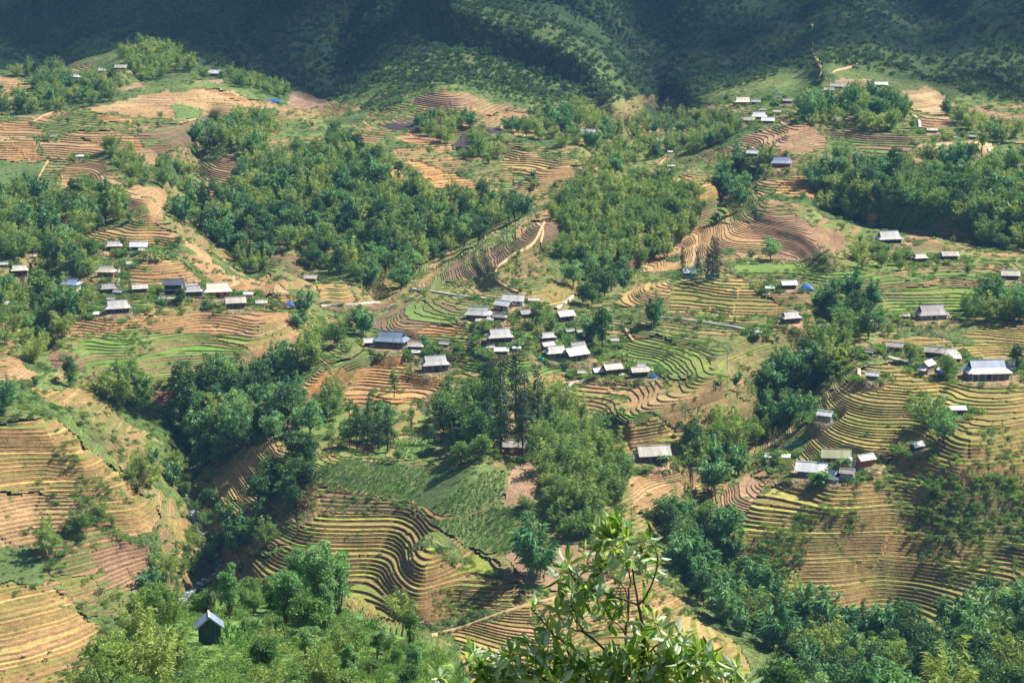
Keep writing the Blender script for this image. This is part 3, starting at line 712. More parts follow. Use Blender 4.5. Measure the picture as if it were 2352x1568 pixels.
# ------------------------------------------------------------------ houses: place, width, form, turn, roof, wall, wall height, label
HOUSES = [
 # left village
 (262,578,41,'h',8,'grey','dark',2.6,'house with pale hipped roof and dark walls left of the long white roof'),
 (320,576,42,'g',0,'white','dark',2.8,'house with long brilliant white roof at the top of the left village'),
 (326,580,26,'h',18,'grey','dark',2.2,'small grey gabled house tucked in front of the long white roof'),
 (298,584,12,'s',0,'white','wood',1.6,'tiny white-topped shed below the long white roof'),
 (45,636,47,'h',18,'tan','brown',3.2,'tan-roofed house with pinkish brown wall at the left edge of the forest'),
 (8,614,24,'g',10,'grey','brown',2.4,'grey roof cut by the left picture edge, beside the forest'),
 (245,638,47,'h',-6,'cream','orange',3.0,'cream-roofed house with orange plank walls beside the white path'),
 (164,676,52,'h',-14,'blue','white',4.6,'two-storey white house with blue-grey metal roof'),
 (146,684,24,'s',-8,'blue','wood',1.8,'low blue-grey outbuilding beside the two-storey white house'),
 (248,674,46,'h',22,'dark','dark',2.6,'dark weathered house right of the two-storey white house'),
 (272,678,28,'g',-20,'grey','dark',2.8,'narrow grey-roofed house standing before the dark weathered house'),
 (321,668,42,'g',18,'tan','dark',2.4,'plain tan-grey roof half hidden by bushes below the big tan terraces'),
 (256,693,25,'g',-20,'grey','brown',2.0,'small grey roof just above the broad grey house of the left village'),
 (270,717,70,'h',18,'grey','dark',2.8,'broad grey gabled house lowest in the left village'),
 (224,728,19,'s',0,'white','wood',1.6,'little pale shed left below the broad grey house'),
 (298,611,14,'g',12,'grey','wood',2.0,'open field hut at the top left corner of the tan terraces'),
 (58,658,28,'g',-25,'cream','brown',2.4,'pale roof peeping from trees left of the two-storey white house'),
 (100,655,26,'g',-10,'cream','brown',2.0,'low pale roof behind bushes left of the two-storey white house'),
 (75,598,22,'g',0,'cream','brown',2.2,'pale roof deep in the left forest'),
 (208,708,18,'g',-25,'tan','brown',2.0,'tan roof scrap among trees left of the broad grey house'),
 (8,708,30,'g',-8,'white','brown',2.4,'white roof at the left picture edge below the bamboo'),
 (399,671,50,'g',3,'navy','block',5.4,'two-storey open-fronted block with dark slate roof'),
 (440,655,30,'g',3,'tan','brown',2.4,'tan roof behind the open-fronted two-storey block'),
 (444,673,48,'h',16,'grey','dark',2.8,'grey gabled house between the open-fronted block and the golden house'),
 (499,674,74,'h',14,'cream','gold',3.6,'large golden plank house with cream hipped roof'),
 (541,703,54,'g',14,'tan','brown',3.2,'tan-roofed house on posts below the golden house'),
 (570,679,24,'s',0,'white','gold',1.8,'small white-roofed shelter right of the golden house'),
 (600,697,31,'g',14,'grey','grey',2.0,'low grey barn right of the house on posts'),
 (374,685,13,'g',-14,'grey','grey',1.8,'tiny grey hut below the open-fronted block'),
 (393,685,15,'s',-10,'tan','grey',1.8,'tiny shed with tan top below the open-fronted block'),
 (714,644,33,'g',-8,'tan','brown',2.4,'lone pale-roofed house under the central forest'),
 (155,532,24,'g',-10,'grey','brown',2.2,'lone grey roof in the left forest by the footpath'),
 # central village
 (900,799,86,'h',-14,'blue','brown',3.6,'large blue-grey metal-roofed house at the left end of the central village'),
 (852,795,38,'g',10,'white','blue',2.6,'white-roofed annex left of the large blue-grey roofed house'),
 (999,850,76,'h',16,'grey','wood',3.6,'large weathered grey house on stilts fronting the central village'),
 (954,806,42,'h',-6,'tan','dark',2.2,'sagging tan roof left of the round tree in the central village'),
 (1021,798,30,'g',-22,'tan','dark',2.4,'tan roof right of the round tree in the central village'),
 (956,818,24,'s',6,'white','blue',1.8,'low white and blue lean-to above the stilt house'),
 (1099,732,70,'h',-12,'grey','dark',2.8,'broad grey hipped house at the upper left of the central village'),
 (1148,736,38,'h',-16,'dark','dark',2.4,'dark grey house joined to the broad grey hipped house'),
 (1104,744,26,'s',-4,'tan','grey',2.0,'small tan lean-to under the broad grey hipped house'),
 (1126,743,17,'s',-12,'grey','white',3.0,'white concrete tower room beside the broad grey hipped house'),
 (1157,713,50,'g',-36,'white','tan',3.0,'tan-walled house with white gabled roof above the central village'),
 (1180,698,56,'g',-8,'grey','block',2.8,'long grey-roofed barn highest in the central village'),
 (1226,693,28,'g',-5,'cream','grey',2.8,'small cream-roofed house right of the long barn'),
 (1210,728,42,'g',24,'dark','dark',2.4,'dark-roofed barn below the long barn'),
 (1298,733,50,'g',30,'white','brown',3.0,'white-roofed house near the bend of the winding white path'),
 (1147,784,72,'h',16,'grey','dark',2.8,'big grey patched roof in the middle of the central village'),
 (1258,782,44,'h',18,'grey','dark',2.6,'grey house at the foot of the winding white path'),
 (1308,762,28,'g',30,'dark','dark',2.2,'low dark roof under the large round tree'),
 (1330,762,18,'g',30,'dark','dark',2.0,'smallest dark roof close under the large round tree'),
 (1152,813,36,'s',-4,'white','dark',2.4,'white flat-roofed shed above the maize plot'),
 (1187,805,22,'s',-3,'white','tan',2.2,'second white shed, right of the one above the maize plot'),
 (1126,801,14,'g',0,'tan','tan',1.8,'tiny tan hut left of the white sheds'),
 (1276,824,62,'h',20,'grey','wood',3.0,'grey gabled house with turquoise net beside the white-roofed barn'),
 (1258,805,38,'g',30,'grey','dark',3.0,'steep grey roof rising behind the house with turquoise net'),
 (1322,829,68,'g',34,'white','brown',3.4,'big brown barn with white roof in the central village'),
 (1326,803,44,'g',26,'dark','dark',2.8,'dark roof behind the big white-roofed barn'),
 (1406,858,53,'g',24,'tan','brown',3.2,'brown-grey roofed house beside the cream path'),
 (1376,860,40,'g',26,'white','dark',2.4,'white and blue patched roof left of the brown-grey roofed house'),
 (1468,859,47,'g',14,'tan','dark',3.0,'pale-roofed house at the right end of the central village'),
 (1474,840,22,'g',-18,'white','wood',2.8,'bright white roof behind the pale-roofed right end house'),
 (1491,847,20,'s',-10,'white','wood',2.2,'leaning white shed with blue tarpaulin at the right end of the central village'),
 (1412,781,8,'g',0,'tan','white',3.0,'tiny water tower room under the large round tree'),
 (1336,861,14,'g',0,'tan','tan',2.0,'tiny tan hut left of the patched white and blue roof'),
 # spur in front
 (1183,1037,62,'g',-14,'tan','brown',3.2,'tan-roofed house shaded by tall conifers, laundry hanging in front'),
 (1500,1065,84,'g',10,'tan','brown',3.6,'long barn with pale brown roof and blue door beside the right gully'),
 (1455,1068,32,'h',10,'dark','brown',2.4,'round-ended grey annex left of the long barn with blue door'),
 # right village
 (2057,801,48,'g',-28,'tan','brown',3.0,'brown house with tan-grey roof at the bend of the white lane'),
 (1998,812,28,'g',-40,'tan','dark',2.4,'small dark house left of the white lane'),
 (2148,812,56,'g',-26,'tan','dark',2.8,'large tan-grey roof above the white lane in the right village'),
 (2182,814,46,'h',14,'tan','dark',2.4,'tan hipped roof joined to the large tan-grey roof'),
 (2190,826,36,'s',-4,'white','blue',2.2,'brilliant white roof scraps below the tan hipped roof'),
 (2130,858,44,'g',52,'white','tan',4.2,'tall tan house showing its gable with white awning'),
 (2264,875,114,'h',6,'blue','wood',3.4,'largest house with blue-grey hipped roof and cream awning'),
 (2004,875,38,'g',-24,'white','wood',2.6,'white-roofed hut at the top of the green terraces by the footpath'),
 (2200,958,38,'s',0,'white','dark',2.6,'white flat-roofed hut alone in the right terraces'),
 (2161,858,22,'s',-30,'tan','brown',2.0,'leaning tan roof between tall tan house and trees'),
 (2320,860,18,'s',0,'grey','block',3.6,'grey block tower with steel tank right of the largest house'),
 (1895,966,44,'g',-28,'white','grey',3.0,'white-roofed hut at the edge of the right gully'),
 (1920,1062,74,'g',-8,'khaki','wood',3.4,'house with large khaki roof on the right hill'),
 (1864,1094,84,'g',-16,'white','grey',3.0,'long pale-roofed house below the khaki roof'),
 (1909,1092,36,'g',-30,'white','grey',2.8,'pale cross-gabled end joined to the long pale-roofed house'),
 (1987,1063,54,'g',28,'grey','orange',3.0,'light grey roof with red doorway right of the khaki roof'),
 (1946,1091,42,'g',-18,'tan','block',3.2,'grey block outhouse right of the long pale-roofed house'),
 (1951,1073,28,'s',0,'grey','block',3.6,'flat-topped block with steel tank between khaki and grey roofs'),
 (2105,1039,42,'g',40,'white','dark',2.6,'small white-roofed field house on the crest of the right terraces'),
 (1769,1055,30,'g',-15,'white','grey',2.2,'pale roof hidden in bushes left of the khaki roof'),
 (1805,1057,20,'s',-10,'white','grey',2.0,'small white roof in bushes nearest the khaki roof'),
 (1914,1103,28,'s',-14,'navy','block',2.4,'low dark roofed shed in front of the long pale-roofed house'),
 (1583,636,34,'g',10,'white','dark',3.0,'white-roofed house between dark conifers'),
 (2040,560,70,'h',14,'grey','dark',2.8,'wide grey gabled house under the right forest'),
 (2112,611,40,'h',16,'tan','dark',2.6,'left one of two pale roofs below the right forest'),
 (2180,608,42,'g',4,'tan','dark',2.6,'right one of two pale roofs below the right forest'),
 (1811,673,40,'g',8,'white','dark',2.6,'white roof with blue tarpaulin beside it on the green shelf'),
 (1768,675,22,'s',0,'white','brown',2.0,'small pale shed left of the white roof on the green shelf'),
 (2319,651,46,'g',-6,'tan','dark',2.4,'pale roof at the right picture edge above green terraces'),
 (1815,737,56,'h',20,'grey','brown',2.8,'grey gabled house below the orange terraces on the right'),
 (1891,753,28,'g',10,'white','brown',2.2,'small white-roofed house above the right gully trees'),
 (1740,762,20,'g',15,'grey','brown',2.0,'little hut at the end of the pale roadside path'),
 (2138,727,84,'h',12,'dark','block',2.8,'big house with old dark thatch-like roof and white gable'),
 (2077,724,26,'s',0,'tan','brown',2.0,'tan lean-to left of the thatch-like roof'),
 (1842,1572,72,'g',-8,'white','dark',3.0,'pale roof just rising over the bottom picture edge'),
 # far right hamlet
 (1705,246,42,'h',4,'cream','orange',2.8,'white and orange house on the upper right hamlet terrace'),
 (1736,242,24,'g',-10,'grey','dark',2.4,'grey roof right of the white and orange house'),
 (1753,255,20,'g',-20,'grey','dark',2.2,'small grey roof above the white roofs of the upper right hamlet'),
 (1743,271,40,'h',-6,'white','brown',2.8,'bright white hipped roof, middle of the upper right hamlet'),
 (1719,278,32,'g',-4,'tan','brown',2.6,'tan-roofed house at the lower left of the upper right hamlet'),
 (1764,280,34,'g',-10,'white','brown',2.4,'pale broken roof at the lower right of the upper right hamlet'),
 (1809,238,24,'g',-10,'grey','brown',2.6,'grey roof by the bamboo above the steep path'),
 (1784,259,20,'g',0,'grey','dark',2.2,'dark roof beside the steep path of the upper right hamlet'),
 (1787,230,20,'g',-20,'dark','dark',2.2,'dark roof uppermost in the upper right hamlet'),
 (1921,207,32,'g',-6,'grey','brown',2.6,'grey house below the forked orange track'),
 (1904,210,26,'g',-10,'tan','brown',2.2,'tan roof joined to the grey house below the forked track'),
 (1922,282,28,'h',-8,'grey','brown',2.6,'grey-roofed house deep in the upper right bamboo'),
 (1729,358,34,'g',-24,'white','brown',2.8,'white-roofed house above the right forest edge'),
 (1794,393,54,'h',-10,'blue','red',3.2,'red-walled house with blue hipped roof'),
 (2232,318,24,'s',-25,'dark','dark',2.2,'tilted dark shed roof on the far right slope'),
 (2023,202,34,'s',-6,'white','brown',2.2,'long pale shed on the far right crest'),
 (2141,301,26,'s',-4,'tan','brown',1.8,'low tan shed below the far right terraces'),
 (2197,318,18,'g',0,'dark','dark',2.0,'dark little hut left of the tilted dark shed'),
 (2297,371,22,'g',10,'dark','dark',2.2,'dark hut under bushes by the far right white path'),
 # far centre and left
 (1351,310,37,'g',-10,'grey','blue',2.8,'lone house with grey roof and blue walls among bamboo'),
 (1539,348,13,'s',0,'white','brown',1.8,'tiny white shed above the winding dirt path'),
 (1542,382,20,'s',-5,'tan','brown',1.8,'pale low shed beside the winding dirt path'),
 (908,165,15,'g',0,'white','dark',1.8,'tiny white roof at the foot of the central mountain spur'),
 (960,166,13,'g',0,'white','dark',1.8,'right one of two tiny roofs at the foot of the central spur'),
 (495,178,36,'g',-20,'white','brown',2.8,'white-roofed farmhouse on the upper left shelf'),
 (172,181,26,'h',-6,'white','brown',2.4,'white roof beside banana plants on the upper left shelf'),
 (97,169,14,'g',-10,'white','brown',2.2,'small white roof in trees on the upper left shelf'),
 (240,165,28,'g',-4,'grey','brown',2.2,'grey roof at the edge of the bright green garden, upper left'),
 (278,157,30,'g',-4,'tan','brown',2.2,'tan roof right of the bright green garden, upper left'),
 (528,171,22,'g',-4,'grey','brown',2.2,'grey roof right of the white-roofed farmhouse'),
 (32,132,13,'g',-10,'white','dark',2.0,'tiny white hut above the plowed purple field'),
 (24,138,16,'s',0,'grey','dark',1.8,'tiny grey hut left of the plowed purple field'),
 (122,324,17,'g',15,'dark','dark',2.4,'lone dark hut on the upper left tan slope'),
 (184,369,18,'s',0,'white','brown',2.0,'lone white-topped hut on the left tan slope'),
 (470,282,11,'g',-10,'tan','dark',1.8,'tiny tan hut above the dark brown terraces'),
]
HUT = (482,1482,3.0,'small tall hut of dark green boards with pale gabled roof on the near slope')

def smooth01(x): x = np.clip(x, 0, 1); return x*x*(3-2*x)
HPOS = []
for hh in HOUSES:
    u, v, w = hh[:3]
    x, y, z = ground(u, v)
    s = ppm(u, v)
    wm = max(w/s, 3.0)
    HPOS.append((float(x), float(y), float(z), wm))
# level pads under the houses
PADM = np.zeros(LAB.shape)
for (x, y, z, wm) in HPOS:
    r = wm*0.5 + 1.0
    ii, jj = np.where((np.abs(GX-x) < r*2.2) & (np.abs(GY-y) < r*2.2))
    d = np.hypot(GX[ii, jj]-x, GY[ii, jj]-y)
    a = smooth01((r*1.75-d)/(r*0.75))
    GZ[ii, jj] = GZ[ii, jj]*(1-a) + z*a
    # no terraces across the pad
    ci = np.clip(ii, 0, NV-2); cj = np.clip(jj, 0, NU-2)
    LAB[ci[a > 0.75], cj[a > 0.75]] = -1
    PADM[ci, cj] = np.maximum(PADM[ci, cj], a)
# ------------------------------------------------------------------ terrain meshes
def lerp3(a, b, t): return np.asarray(a)*(1-t)[..., None] + np.asarray(b)*t[..., None]
Vxyz = np.stack([GX, GY, GZ], -1).reshape(-1, 3)
vid = np.arange(NV*NU).reshape(NV, NU)
# gradient of the smooth land (in world x, y)
dzu = np.gradient(GZ, axis=1); dzv = np.gradient(GZ, axis=0)
dxu = np.gradient(GX, axis=1); dxv = np.gradient(GX, axis=0)
dyu = np.gradient(GY, axis=1); dyv = np.gradient(GY, axis=0)
det = dxu*dyv - dxv*dyu
det = np.where(np.abs(det) < 1e-9, 1e-9, det)
grx = (dzu*dyv - dzv*dyu)/det; gry = (dxu*dzv - dxv*dzu)/det
gl = np.hypot(grx, gry) + 1e-6
DNX = (-grx/gl).reshape(-1); DNY = (-gry/gl).reshape(-1)

def cell_tris(ci, cj):
    a = vid[ci, cj]; b = vid[ci, cj+1]; c = vid[ci+1, cj+1]; d = vid[ci+1, cj]
    alt = (ci+cj) % 2 == 0
    t1 = np.where(alt[:, None], np.stack([a, d, c], 1), np.stack([a, d, b], 1))
    t2 = np.where(alt[:, None], np.stack([a, c, b], 1), np.stack([d, c, b], 1))
    return t1, t2

def compact(V, faces):
    used, inv = np.unique(np.concatenate([f.ravel() for f in faces]), return_inverse=True)
    out = []; k = 0
    for f in faces:
        out.append(inv[k:k+f.size].reshape(f.shape)); k += f.size
    return V[used], out, used

# ---- open ground
infield = LAB >= 0
pad = np.ones((NV+1, NU+1), bool); pad[1:-1, 1:-1] = infield
inner = pad[:-1, :-1] & pad[1:, :-1] & pad[:-1, 1:] & pad[1:, 1:]
inner[0] = inner[-1] = False; inner[:, 0] = inner[:, -1] = False
ZB = GZ - np.where(inner, 1.6, 0.0)
ii, jj = np.indices(infield.shape)
quads = np.stack([vid[:-1, :-1], vid[1:, :-1], vid[1:, 1:], vid[:-1, 1:]], -1).reshape(-1, 4)
Dc = DD[:-1, :-1]
nz = fbm(GX[:-1, :-1]/70, GY[:-1, :-1]/70, 3)
gcol = lerp3((.08, .135, .042), (.15, .19, .065), np.clip(nz*0.9+0.5, 0, 1))
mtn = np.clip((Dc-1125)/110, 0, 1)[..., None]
mcol = lerp3((.032, .064, .03), (.055, .092, .04), np.clip(nz*1.2+0.45, 0, 1))  # mountain ground darkened, shade of the scrub canopy put into the colour
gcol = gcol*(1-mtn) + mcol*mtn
# bare reddish earth banks near fields
ban = np.clip(fbm(GX[:-1, :-1]/30+9, GY[:-1, :-1]/30, 3)*3-0.45, 0, 1)[..., None]*np.clip((1005-Dc)/100, 0, 1)[..., None]
gcol = gcol*(1-ban*.7) + np.array((.26, .17, .09))*ban*.7
yard = (np.clip(PADM*1.6-.35, 0, 1)*np.clip(.62+fbm(GX[:-1, :-1]/7, GY[:-1, :-1]/7, 2), 0, 1))[..., None]
gcol = gcol*(1-yard) + np.array((.36, .25, .15))*yard
kk = pip(KNOLL, cu, cv)
gcol[kk] = lerp3((.10, .19, .05), (.16, .26, .075), np.clip(nz*0.9+0.5, 0, 1))[kk]
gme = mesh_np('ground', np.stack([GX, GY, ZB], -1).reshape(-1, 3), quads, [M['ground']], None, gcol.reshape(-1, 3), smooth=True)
ground_obj = tag(link(bpy.data.objects.new('ground', gme)), 'green weedy valley ground and dark wooded mountain slopes', 'ground', None, 'structure')

# ---- terraces
def interp_pt(A, B, za, zb, lev):
    t = np.clip((lev-za)/np.where(np.abs(zb-za) < 1e-9, 1e-9, zb-za), 0, 1)[:, None]
    return A*(1-t) + B*t
def zshift(x, y, h, k):
    """uneven hand-made terraces: wavering lines, and plots out of step with their neighbours"""
    wx = x/26+fbm(x/14, y/14, 1)*.5; wy = y/19+fbm(x/14+7, y/14, 1)*.5
    cell = _h(np.floor(wx).astype(np.int64)+k*7, np.floor(wy).astype(np.int64))
    return 0.5*h*fbm(x/10+k, y/10, 2) + 0.75*h*cell - 0.6*h
HASH = np.random.default_rng(3).random((200, 997))
def build_terraces(k, kind, ci, cj):
    kd = KINDS[kind]
    t1, t2 = cell_tris(ci, cj)
    T = np.concatenate([t1, t2])
    # ground data per corner: x, y, z, downslope
    Dm = np.median(DD[ci, cj])
    # step height from the lie of the slope and the usual spacing of the terraces
    dzdv = np.median(np.abs(GZ[ci+1, cj]-GZ[ci, cj])/(vg[ci+1]-vg[ci]))
    h = float(np.clip(dzdv*np.interp(Dm, [495, 545, 606, 670, 756, 919, 1072], [13.5, 10.2, 8.0, 6.9, 6.2, 5.9, 5.5]), .4, 2.1))*kd.get('hs', 1.0)
    tilt = kd['tilt']
    z = Vxyz[T, 2] + zshift(Vxyz[T, 0], Vxyz[T, 1], h, k)
    if kd['h'] > .7:
        z = z + 0.55*h*np.sin(z*0.9/h+k)
    FH[k] = (h, tilt, kd['h'] > .7)
    XY = np.stack([Vxyz[T, 0], Vxyz[T, 1], DNX[T], DNY[T]], -1)
    o = np.argsort(z, axis=1)
    zs = np.take_along_axis(z, o, 1)
    P = np.take_along_axis(XY, o[..., None], 1)
    P = np.concatenate([P, zs[..., None]], -1)           # x y dx dy z (z = land height)
    k0 = np.floor(zs[:, 0]/h).astype(int); k1 = np.floor(zs[:, 2]/h).astype(int)
    nb = np.minimum(k1-k0+1, 14)
    rep = np.repeat(np.arange(len(T)), nb)
    lev = k0[rep] + (np.arange(len(rep)) - np.repeat(np.cumsum(nb)-nb, nb))
    A, B, C = P[rep, 0], P[rep, 1], P[rep, 2]
    a = np.maximum(lev*h, A[:, 4]); b = np.minimum((lev+1)*h, C[:, 4])
    La = interp_pt(A, C, A[:, 4], C[:, 4], a); Lb = interp_pt(A, C, A[:, 4], C[:, 4], b)
    def short(l):
        lo = interp_pt(A, B, A[:, 4], B[:, 4], l); hi = interp_pt(B, C, B[:, 4], C[:, 4], l)
        return np.where((l <= B[:, 4])[:, None], lo, hi)
    Sa = short(a); Sb = short(b)
    Mi = np.where(((B[:, 4] > a) & (B[:, 4] < b))[:, None], B, Sa)
    poly = np.stack([La, Sa, Mi, Sb, Lb], 1)             # (n,5,5)
    base = (lev*h)[:, None]
    pz = base + tilt*(poly[:, :, 4]-base)
    tv = np.concatenate([poly[:, :, :2], pz[..., None]], -1)
    n = len(tv)
    idx = np.arange(n)[:, None]*5
    tri = np.concatenate([idx+np.array([0, 1, 2]), idx+np.array([0, 2, 3]), idx+np.array([0, 3, 4])])
    tl = np.tile(lev, 3)
    V = tv.reshape(-1, 3)
    e1 = V[tri[:, 1], :2]-V[tri[:, 0], :2]; e2 = V[tri[:, 2], :2]-V[tri[:, 0], :2]
    cr = e1[:, 0]*e2[:, 1]-e1[:, 1]*e2[:, 0]
    ok = np.abs(cr) > 1e-4
    tri, tl, cr = tri[ok], tl[ok], cr[ok]
    fl = cr < 0
    tri[fl] = tri[fl][:, ::-1]
    # risers at the lower edge of each band
    rk = lev*h > A[:, 4]+1e-6
    R1, R2, rl = La[rk], Sa[rk], lev[rk]
    zt = rl*h; zb_ = (rl-1)*h + tilt*h - 0.12
    drop = zt-zb_
    bat = 0.36
    def bot(R): return np.stack([R[:, 0]+R[:, 2]*drop*bat, R[:, 1]+R[:, 3]*drop*bat, zb_], 1)
    def top(R): return np.stack([R[:, 0], R[:, 1], zt+0.0], 1)
    # a low bund along the rim
    bh, bw = 0.10*h, 0.30
    def rim(R): return np.stack([R[:, 0]-R[:, 2]*0.08, R[:, 1]-R[:, 3]*0.08, zt+bh], 1)
    def inn(R): return np.stack([R[:, 0]-R[:, 2]*bw, R[:, 1]-R[:, 3]*bw, zt+0.01], 1)
    m = len(R1)
    RV = np.concatenate([bot(R1), bot(R2), rim(R2), rim(R1), inn(R2), inn(R1)]) if m else np.zeros((0, 3))
    ar = np.arange(m)
    q1 = np.stack([ar, ar+m, ar+2*m, ar+3*m], 1); q2 = np.stack([ar+3*m, ar+2*m, ar+4*m, ar+5*m], 1)
    # colours
    pal = np.array(kd['tread']); rc = np.array(kd['riser'])
    hsh = HASH[k % 200][np.mod(np.arange(-4000, 4000), 997)]
    tcol_l = pal[(hsh*len(pal)).astype(int) % len(pal)]
    jit = 0.86+0.28*HASH[(k+91) % 200][np.mod(np.arange(-4000, 4000), 997)]
    tcol_l = tcol_l*jit[:, None]
    off = 4000
    tcol = tcol_l[tl+off]
    # crop stands differ along a terrace
    cx = V[tri[:, 0]]
    mixn = np.clip(fbm(cx[:, 0]/38+k*3, cx[:, 1]/38, 2)*2.2+0.15, 0, 1)[:, None]
    tcol = tcol*(1-mixn*.6) + np.asarray(pal[k % len(pal)])*mixn*.6
    rn = 0.85+0.3*HASH[(k+7) % 200][np.mod(rl+off, 997)] if m else np.zeros(0)
    rcol = rc[None]*rn[:, None]
    rr = np.clip(fbm(RV[:m, 0]/14, RV[:m, 1]/14, 3)*2.0-.05, 0, 1)[:, None] if m else np.zeros((0, 1))
    rcol = rcol*(1-rr*.55) + np.array((.12, .15, .045))*rr*.55
    bcol = (rc[None]*.8+np.array((.10, .085, .035)))*np.ones((m, 1))
    return V, tri, tl, tcol, RV, q1, q2, rl, rcol, bcol

TER_COUNT = 0
FH = {}
FIELD_NAMES = {'CROP': 'crop_field', 'PLOT': 'plowed_plot', 'GRASS': 'meadow', 'MEADOW': 'meadow', 'BARE': 'bare_field', 'SP': 'plowed_plot', 'BURNT': 'burnt_field'}
for k, (kind, poly) in enumerate(F):
    ci, cj = np.where(LAB == k)
    if len(ci) < 3: continue
    kd = KINDS[kind]
    if kd['h'] is None:
        t1, t2 = cell_tris(ci, cj)
        fs = np.concatenate([t1, t2])
        V, (fs,), used = compact(Vxyz, [fs])
        V = V.copy(); V[:, 2] -= 0.05
        c = V[fs[:, 0]]
        col = np.array(kd['col'])[None]*(0.85+0.3*vnoise(c[:, 0]/9, c[:, 1]/9))[:, None]
        o = link(bpy.data.objects.new(FIELD_NAMES[kind], mesh_np(FIELD_NAMES[kind], V, fs, [M['terrace']], None, col, smooth=True)))
        tag(o, None, None, None, 'structure')
        continue
    V, tri, tl, tcol, RV, q1, q2, rl, rcol, bcol = build_terraces(k, kind, ci, cj)
    pu = sum(p[0] for p in poly)/len(poly); pv = sum(p[1] for p in poly)/len(poly)
    near = np.median(DD[ci, cj]) < 782 and kind != 'W'
    root = empty('terraced_field', (0, 0, 0)); tag(root, None, None, None, 'structure')
    levels = np.unique(tl) if near else [None]
    for L in levels:
        if L is None:
            a = np.ones(len(tri), bool); b = np.ones(len(q1), bool)
        else:
            a = tl == L; b = rl == L
        if a.sum() < 4: continue
        VV2 = np.concatenate([V, RV]); n = len(V)
        fl_ = [tri[a]] + ([q1[b]+n, q2[b]+n] if b.any() else [])
        cc = np.concatenate([tcol[a], rcol[b], bcol[b]])
        Vc, fl_, _ = compact(VV2, fl_)
        nm = 'terrace' if near else 'terrace_steps'
        o = link(bpy.data.objects.new(nm, mesh_np(nm, Vc, fl_, [M['terrace']], None, cc)), root)
        if not near: o['kind'] = 'stuff'
        TER_COUNT += 1
print('terraces', TER_COUNT, 'fields', len(F))

def ground_top(u, v):
    """ground point on the built surface: terrace treads where there are terraces"""
    x, y, z = [float(a) for a in ground(u, v)]
    i, j = g_idx(u, v)
    k = LAB[min(int(i), NV-2), min(int(j), NU-2)]
    if k in FH:
        h, tilt, warp = FH[k]
        zz = z + float(zshift(np.array([x]), np.array([y]), h, k)[0])
        if warp: zz = zz + 0.55*h*math.sin(zz*0.9/h+k)
        L = math.floor(zz/h)
        z = L*h + tilt*(zz-L*h)
    return x, y, z
# ------------------------------------------------------------------ plant prototypes (meshes only)
def leaf_mesh_arrays(C, Dv, L, W, rng, droop=0.0):
    """rhombic leaf sprays: centre points C, directions Dv, lengths L, widths W"""
    n = len(C)
    Dv = Dv/np.linalg.norm(Dv, axis=1, keepdims=True)
    r = rng.normal(size=(n, 3)); r[:, 2] += 0.6
    S = np.cross(Dv, r); S /= np.linalg.norm(S, axis=1, keepdims=True)+1e-9
    a = C; b = C + Dv*(L*0.45)[:, None] + S*(W*0.5)[:, None]
    d = C + Dv*(L*0.45)[:, None] - S*(W*0.5)[:, None]
    c = C + Dv*L[:, None]; c[:, 2] -= droop*L
    V = np.stack([a, b, c, d], 1).reshape(-1, 3)
    Fq = np.arange(n*4).reshape(n, 4)
    return V, Fq

def make_bamboo(seed, H=11.0, R=4.2, culms=24, per=58, ll=1.6, lw=0.24):
    r = np.random.default_rng(seed)
    tr = MB(); C = []; Dv = []
    for k in range(culms):
        az = r.uniform(0, 2*np.pi); rb = 1.3*np.sqrt(r.random()); lean = r.uniform(0.15, 1.0)*R
        h = H*r.uniform(0.5, 1.12)*(1.0-0.25*lean/R)
        bx, by = rb*np.cos(az), rb*np.sin(az)
        az2 = az + r.normal()*0.4
        ts = np.linspace(0, 1, 9)
        px = bx + np.cos(az2)*lean*ts**2.1; py = by + np.sin(az2)*lean*ts**2.1
        pz = h*(ts - 0.18*(lean/R)*ts**4*1.5)
        if k % 2 == 0:
            tr.tube([(px[i], py[i], pz[i]-.4*(i == 0)) for i in range(0, 8, 2)], [0.07, 0.06, 0.045, 0.02], 4)
        n = per
        t = r.uniform(0.16, 1.0, n)**0.75
        x = np.interp(t, ts, px); y = np.interp(t, ts, py); zz = np.interp(t, ts, pz)
        sp = 0.18+0.5*np.sin(np.pi*np.clip(t, 0, 1)**0.8)
        c = np.stack([x, y, zz], 1) + r.normal(size=(n, 3))*np.stack([sp*.5, sp*.5, sp*.35], 1)
        dirs = np.stack([np.cos(az2)*t*0.9, np.sin(az2)*t*0.9, 0.9-1.1*t], 1) + r.normal(size=(n, 3))*0.42
        C.append(c); Dv.append(dirs)
    C = np.concatenate(C); Dv = np.concatenate(Dv); n = len(C)
    C[:, 2] = np.maximum(C[:, 2], 0.1)
    V, Fq = leaf_mesh_arrays(C, Dv, r.uniform(.6, 1.25, n)*ll, r.uniform(.6, 1.2, n)*lw, r, 0.12)
    return tr, V, Fq

